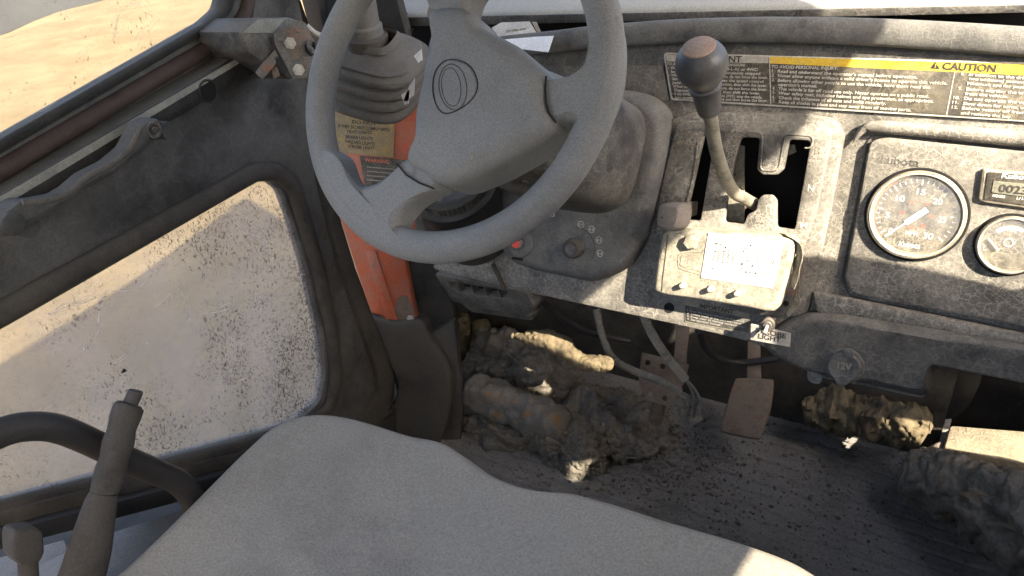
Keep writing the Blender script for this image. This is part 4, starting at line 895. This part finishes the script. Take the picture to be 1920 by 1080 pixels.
# ------------------------------------------------------------------ seat
t = None
SZ = ZF(.50)
so = [(600, 764), (648, 770), (700, 783), (760, 800), (822, 812), (870, 838), (930, 876), (1000, 897), (1080, 906), (1160, 928), (1260, 960), (1400, 1003), (1500, 1040), (1580, 1085), (1720, 1150), (1900, 1260), (1850, 1500), (1100, 1700), (300, 1400), (60, 1200), (120, 1130), (200, 1070), (300, 978), (400, 880), (450, 832), (500, 790), (552, 768)]
P = np.array([SZ.uv(p) for p in so]); P = catmull(P, 8, True)
if area2(P) < 0: P = P[::-1]
c = np.array([SZ.uv((900, 1150))]).mean(0); n = len(P); dist = np.linalg.norm(P - c, axis=1); rad = .035; V, Fs = [], []
prof = [(.012, .13), (.0, .09), (0, .05)] + [(rad * .8 * (1 - math.cos(a)), rad * (1 - math.sin(a))) for a in np.linspace(0, math.pi / 2, 9)]
rings = [(d, z, None) for d, z in prof] + [(None, 0, s_) for s_ in np.linspace(.88, .04, 22)]
for d, z, s_ in rings:
    sc = np.maximum(1 - d / dist, .9) if s_ is None else np.full(n, s_)
    for q, k in zip(c + (P - c) * sc[:, None], sc):
        zz = .50 - z
        if z < .045:
            zz += (.006 * fbm((q[0], q[1], 3), 5, 3) + .0012 * fbm((q[0], q[1], 9), 40, 3)) * (1 - k) * 3 if k > .67 else .006 * fbm((q[0], q[1], 3), 5, 3) + .0012 * fbm((q[0], q[1], 9), 40, 3)
            zz -= .012 * (1 - k) ** 1.2
        V.append((q[0], q[1], zz))
for i in range(len(rings) - 1):
    for k in range(n): Fs.append((i * n + k, i * n + (k + 1) % n, (i + 1) * n + (k + 1) % n, (i + 1) * n + k))
Fs.append(tuple((len(rings) - 1) * n + k for k in range(n)))
t = thing('bench_seat', 'dusty grey vinyl bench seat cushion in the foreground', 'seat', (-.35, .3, .3))
cush = mk('cushion', V, Fs, m_seat, t, smooth=70)
PP = np.array([[*(c + (q - c) * (1 - .004 / np.linalg.norm(q - c))), .448] for q in P]); tube('piping', PP, .0035, m_rubber, cush, 8, True)
wall_pts = [(-.66, .46, .0), (.45, .46, .0), (.45, .40, .40), (-.66, .40, .40)]
hull('seat_base', [np.array(p, float) for p in wall_pts] + [np.array(p, float) - (0, .5, 0) for p in wall_pts], m_console, t, .01)
# ------------------------------------------------------------------ hip rail, brake lever, small lever, console
XR = XF(-.80)
hr = [(-120, 900), (-60, 845), (0, 812), (50, 800), (105, 803), (165, 826), (230, 858), (290, 884), (335, 905), (362, 938), (370, 985)]
t = thing('hip_rail', 'black curved tubular hip rail between the seat and left door', 'rail', XR.pt((300, 960)))
P = catmull([XF(-.80 + .04 * i / 10).pt(p) for i, p in enumerate(hr)], 8)
tube('rail_tube', P, .0158, m_hose, t, 20)
t = thing('parking_brake', 'upright grey-brown parking brake lever with finger grip and button', 'brake lever', XF(-.74).pt((150, 1130)))
BF = XF(-.74); k = np.linalg.norm(BF.pt((200, 920)) - C) / F
gp_ = [(196, 922), (201, 905), (208, 880), (214, 860), (222, 830), (228, 806), (236, 780), (241, 764), (244, 757)]
gw = [22, 24, 25, 22.5, 25.5, 22.5, 25, 25, 19]
P = catmull([BF.pt(p) for p in gp_], 6); tube('grip', P, np.interp(np.linspace(0, 1, len(P)), np.linspace(0, 1, 9), gw) * k, m_grip, t, 24, flat=.8, ref=(1, 0, 0))
P = catmull([BF.pt(p) for p in ((243, 760), (251, 742), (254, 734), (255, 731))], 4); tube('release_button', P, np.interp(np.linspace(0, 1, len(P)), [0, .6, .9, 1], [11.5, 11.5, 10, 6]) * k, m_grip, t, 18)
P = catmull([BF.pt(p) for p in ((110, 1200), (140, 1120), (160, 1060), (175, 1000), (188, 945), (195, 924))], 6); tube('lever_cover', P, np.interp(np.linspace(0, 1, len(P)), [0, .5, .8, 1], [42, 35, 26, 22.5]) * k, m_grip, t, 24, flat=.75, ref=(1, 0, 0))
SF = XF(-.755); k = np.linalg.norm(SF.pt((45, 1020)) - C) / F
t = thing('small_lever', 'short lever with squared grey head in the lower left corner', 'lever', SF.pt((45, 1120)))
V = [SF.pt(p) for p in ((14, 1008), (18, 990), (55, 984), (73, 992), (76, 1030), (66, 1050), (30, 1056), (16, 1040))]
hull('head', [v + np.array((.010, 0, 0)) for v in V] + [v - np.array((.014, 0, 0)) for v in V], m_grip, t, .004, 3)
A, B = SF.pt((52, 1048)), SF.pt((58, 1140)); tube('stem', [A, B], 15 * k, m_grip, t, 8, flat=.5, ref=(1, 0, 0))
t = thing('seat_side_console', 'blue-grey moulded plate beside the seat under the levers', 'console', (-.8, .1, .28))
CFz = ZF(.36)
slab('top_plate', CFz, [(60, 1062), (200, 1000), (330, 958), (420, 940), (420, 1080), (240, 1130), (60, 1130)], 0, .02, m_console, t, .004)
slab('rear_plate', ZF(.34), [(-60, 1060), (120, 1010), (140, 1060), (60, 1140), (-60, 1150)], 0, .02, m_console, t, .004)
slab('dark_channel', ZF(.30), [(-150, 1000), (300, 870), (640, 800), (640, 900), (420, 1080), (0, 1200), (-150, 1200)], 0, .02, m_under, t, .004)

# ------------------------------------------------------------------ under the dash: mud, foam, pedals, wiring
def rollobj(name, label, cat, px, rad, amp, sc, seed, m, flat=1.0, cell=.004, n=80, seg=44, group=None, oct=5, crease=.006):
    path = [YF(y).pt((x, y_)) for x, y_, y in px]
    return mk(name, *rough_roll_g(path, rad, amp, sc, seed, seg, n, flat, True, cell, oct, crease), m, None, smooth=60, label=label, cat=cat, group=group)
G = 'mud-caked insulation lumps in the footwell'
rollobj('mud_roll', 'smooth grey mud-caked roll with orange chips in the driver footwell', 'mud', [(876, 728, 1.0), (915, 748, 1.0), (965, 770, 1.0), (1010, 785, 1.0), (1062, 798, 1.0)], [.046, .043, .046, .042, .04], .020, 13, 1, m_mudsm, cell=.005, group=G, oct=4, crease=.0025)
def lumpobj(name, label, cat, c, y, rx, ry, rz, amp, sc, seed, m, cell=.005, sub=5, group=None, rot=0.):
    q = YF(y).pt(c); a = R(rot)
    return mk(name, *lump_g(q, np.array((rx * math.cos(a), 0, rx * math.sin(a))), np.array((0, ry, 0)), np.array((-rz * math.sin(a), 0, rz * math.cos(a))), amp, sc, seed, sub, cell), m, None, smooth=60, label=label, cat=cat, group=group)
lumpobj('mud_slab', 'rough dark mud bank against the front of the driver footwell', 'mud', (980, 715), 1.15, .155, .085, .115, .032, 12, 2, m_mud, .007, 6, G, -8)
lumpobj('mud_slab', 'large grey mud heap carrying the smooth roll in the driver footwell', 'mud', (985, 800), 1.03, .17, .09, .07, .026, 13, 21, m_mud, .006, 6, G, -12)
lumpobj('mud_slab', 'crumbly brown broken-off clod below the smooth mud roll', 'mud', (1075, 845), .99, .08, .06, .058, .02, 18, 3, m_mud, .006, 6, G, -10)
lumpobj('mud_slab', 'low dark mud heap against the kick panel by the seat', 'mud', (895, 815), 1.0, .085, .07, .06, .022, 16, 4, m_mud, .006, 6, G, -20)
lumpobj('mud_slab', 'small smooth pale clod below the mud roll', 'mud', (968, 815), .99, .055, .04, .032, .010, 16, 5, m_mudsm, .004, 5, G, -30)
lumpobj('mud_slab', 'smooth pale clod beside the kick panel', 'mud', (885, 770), 1.0, .038, .03, .026, .008, 18, 6, m_mudsm, .004, 5, G, -15)
lumpobj('mud_slab', 'flat crumbling mud apron beside the bracket plate', 'mud', (1150, 790), 1.09, .12, .10, .026, .02, 20, 7, m_mud, .005, 6, G, -6)
lumpobj('mud_slab', 'grainy mud spill lying at the foot of the seat front', 'mud', (1020, 890), .96, .12, .06, .016, .012, 26, 13, m_mud, .004, 6, G, -8)
rollobj('foam_strip', 'torn upright foam strip nearest the kick panel', 'foam', [(868, 590, 1.18), (866, 640, 1.17), (860, 690, 1.14), (856, 745, 1.10)], [.025, .034, .032, .02], .012, 14, 8, m_foam, .8, .003, group=G, crease=.003)
rollobj('foam_strip', 'torn upright foam strip beside the mud bank', 'foam', [(905, 600, 1.22), (898, 650, 1.20), (890, 700, 1.16), (886, 740, 1.12)], [.028, .034, .026, .018], .012, 14, 9, m_foam, .8, .003, group=G, crease=.003)
rollobj('foam_strip', 'sunlit pale foam edge under the dash beside the conduit', 'foam', [(962, 630, .985), (1010, 631, .985), (1048, 648, .985), (1085, 672, .985), (1150, 688, .985)], [.010, .016, .023, .019, .022, .012], .010, 24, 10, m_foam, .75, .002, group=G, crease=.0015, n=110)
rollobj('foam_roll', 'yellow foam roll under the dash beneath the power outlet', 'foam', [(1505, 768, 1.22), (1560, 772, 1.22), (1620, 782, 1.22), (1690, 792, 1.20), (1745, 800, 1.19)], [.030, .044, .042, .042, .034], .02, 24, 11, m_foam, cell=.006, group=G)
mr = [(1712, 858, 1.17), (1765, 900, 1.12), (1835, 940, 1.07), (1920, 980, 1.02), (2030, 1040, .95)]
rollobj('mud_roll', 'thick wrinkled grey mud roll along the right floor edge', 'mud', mr, [.036, .060, .070, .076, .078], .034, 10, 12, m_mud, cell=.004, n=150, seg=80, group=G, oct=4, crease=.011)
# loose crumbs
V, Fs = [], []; bm = bmesh.new(); bmesh.ops.create_icosphere(bm, subdivisions=1, radius=1); bv = np.array([v.co[:] for v in bm.verts]); bf = [tuple(v.index for v in f.verts) for f in bm.faces]; bm.free()
for k in range(6500):
    if k < 3400: px = (rng.normal(1170, 150), rng.normal(835, 60))
    elif k < 4300: px = (rng.normal(1600, 170), rng.normal(850, 60))
    else: px = (rng.uniform(1000, 1900), rng.uniform(800, 1075))
    q = FL.pt(px); 
    if not (-.9 < q[0] < .45 and .4 < q[1] < 1.4): continue
    r_ = min(.0055, .0008 * math.exp(abs(rng.normal(0, .7)))); s_ = rng.uniform(.6, 1.2, 3); n = len(V)
    V += [tuple(q + np.array([0, 0, .004 + r_ * .4]) + b * s_ * r_ * rng.uniform(.75, 1.2)) for b in bv]; Fs += [tuple(i + n for i in f) for f in bf]
mk('mud_crumbs', V, Fs, m_mud, None, smooth=0, kind='stuff', label='loose dry mud crumbs scattered over the ribbed floor', cat='mud')
# bracket plate, pedals
BP = Frame(YF(1.10).pt((1245, 710)), nrm((.1, -.72, .68)))
t = thing('bracket_plate', 'rusty steel plate with four holes behind the corrugated conduit', 'bracket', BP.pt((1240, 762), -.02))
plate('plate', BP, [(1203, 660), (1292, 683), (1283, 717), (1257, 763), (1210, 751), (1197, 713)], 0, .004, m_rust, t, .0008, [[(c_[0] + 5.2 * math.cos(a), c_[1] + 5.2 * math.sin(a)) for a in np.linspace(0, 6.283, 14, endpoint=False)] for c_ in ((1214, 680), (1242, 687), (1219, 739), (1247, 747))], .002, hr=0)
tube('stub', [BP.pt((1238, 745), -.01), BP.pt((1228, 790), -.04)], .014, m_rust, t, 14)
slab('arm', BP, [(1268, 610), (1292, 612), (1286, 690), (1262, 690)], -.02, .01, m_rust, t, .002)
PD = Frame(YF(1.14).pt((1402, 765)), nrm((.05, -.62, .78)))
t = thing('accelerator_pedal', 'flat brown worn accelerator pedal hanging under the dash', 'pedal', PD.pt((1390, 822), -.05))
pd = pad('pedal_plate', PD, [(1376, 716), (1388, 708), (1440, 710), (1451, 718), (1444, 770), (1428, 814), (1418, 823), (1364, 812), (1352, 803), (1362, 760)], 0, .010, .004, m_rust, t, 0, 4)
slab('arm', PD, [(1402, 640), (1425, 640), (1428, 720), (1400, 720)], -.012, .01, m_rust, t, .002)
# conduits and connector
def conduit(name, label, px, r_):
    P = catmull([YF(y).pt((x, yy)) for x, yy, y in px], 40); d = np.r_[0, np.cumsum(np.linalg.norm(np.diff(P, axis=0), axis=1))]
    n = int(d[-1] / .0009); tt = np.linspace(0, d[-1], n); P = np.stack([np.interp(tt, d, P[:, i]) for i in range(3)], 1)
    rr = r_ * (1 + .13 * np.sign(np.sin(2 * math.pi * tt / .0044)))
    return tube(name, P, rr, m_conduit, None, 12, label=label, cat='conduit', group='corrugated wiring conduits')
conduit('wiring_conduit', 'corrugated conduit crossing in front of the rusty bracket plate', [(1118, 580, 1.08), (1130, 632, 1.06), (1150, 672, 1.04), (1185, 694, 1.03), (1232, 712, 1.02), (1278, 735, 1.02)], .0068)
conduit('wiring_conduit', 'corrugated conduit hanging down from the dash edge to the connector', [(1200, 575, 1.0), (1222, 625, 1.0), (1250, 668, 1.01), (1286, 712, 1.02)], .0074)
t = thing('wire_connector', 'loose grey wire connector dangling below the conduits', 'connector', YF(1.03).pt((1296, 800)))
for a in ([(1278, 735), (1288, 742), (1292, 758), (1292, 772)], [(1286, 712), (1298, 735), (1302, 755), (1300, 775)], [(1290, 714), (1306, 735), (1314, 755), (1312, 772)]):
    tube('wire', catmull([YF(1.02).pt(p) for p in a], 8), .0023, m_wire, t, 8)
for p in ((1291, 772), (1301, 776), (1311, 772)): tube('crimp', [YF(1.02).pt((p[0], p[1] - 14)), YF(1.02).pt((p[0] - 2, p[1] + 6))], .0038, m_wire, t, 8)
CN = Frame(YF(1.025).pt((1298, 785)), nrm((.1, -.8, .6)))
slab('shell', CN, [(1276, 770), (1312, 778), (1318, 786), (1294, 803), (1280, 796)], .004, .012, m_wire, t, .002)
slab('shell_half', CN, [(1274, 768), (1284, 770), (1292, 798), (1284, 797)], .009, .006, m_plated, t, .0015)
for k, (a, lab) in enumerate((([(1010, 560, 1.05), (1060, 600, 1.1), (1110, 625, 1.15), (1180, 640, 1.2)], 'black cable sagging behind the sunlit foam under the dash'), ([(1310, 620, 1.08), (1330, 660, 1.14), (1380, 680, 1.2), (1460, 672, 1.22)], 'black cable looping behind the accelerator pedal'))):
    tube('loom_cable', catmull([YF(y).pt((x, yy)) for x, yy, y in a], 10), .007, m_hose, None, 12, label=lab, cat='cable', group='cables under the dash')
# right-hand footwell: dark recess and box ledge
t = thing('footwell_box', 'tan dusty box ledge catching sunlight at the right footwell', 'box', (.2, 1.3, 0))
LT = ZF(.13)
slab('ledge', LT, [(1782, 796), (2060, 818), (2060, 900), (1770, 838)], 0, .11, m_tan, t, .006)
RB = YF(1.36)
slab('back_panel', RB, [(1772, 640), (2080, 690), (2080, 840), (1772, 800)], 0, .01, m_black, t, .003)
slab('side_bracket', YF(1.30), [(1776, 650), (1850, 660), (1838, 720), (1815, 765), (1770, 800), (1766, 780)], 0, .008, m_hose, t, .002)
slab('dusty_corner', YF(1.29), [(1768, 792), (1784, 790), (1778, 808), (1764, 814)], 0, .01, m_paperdirty, t, .002)
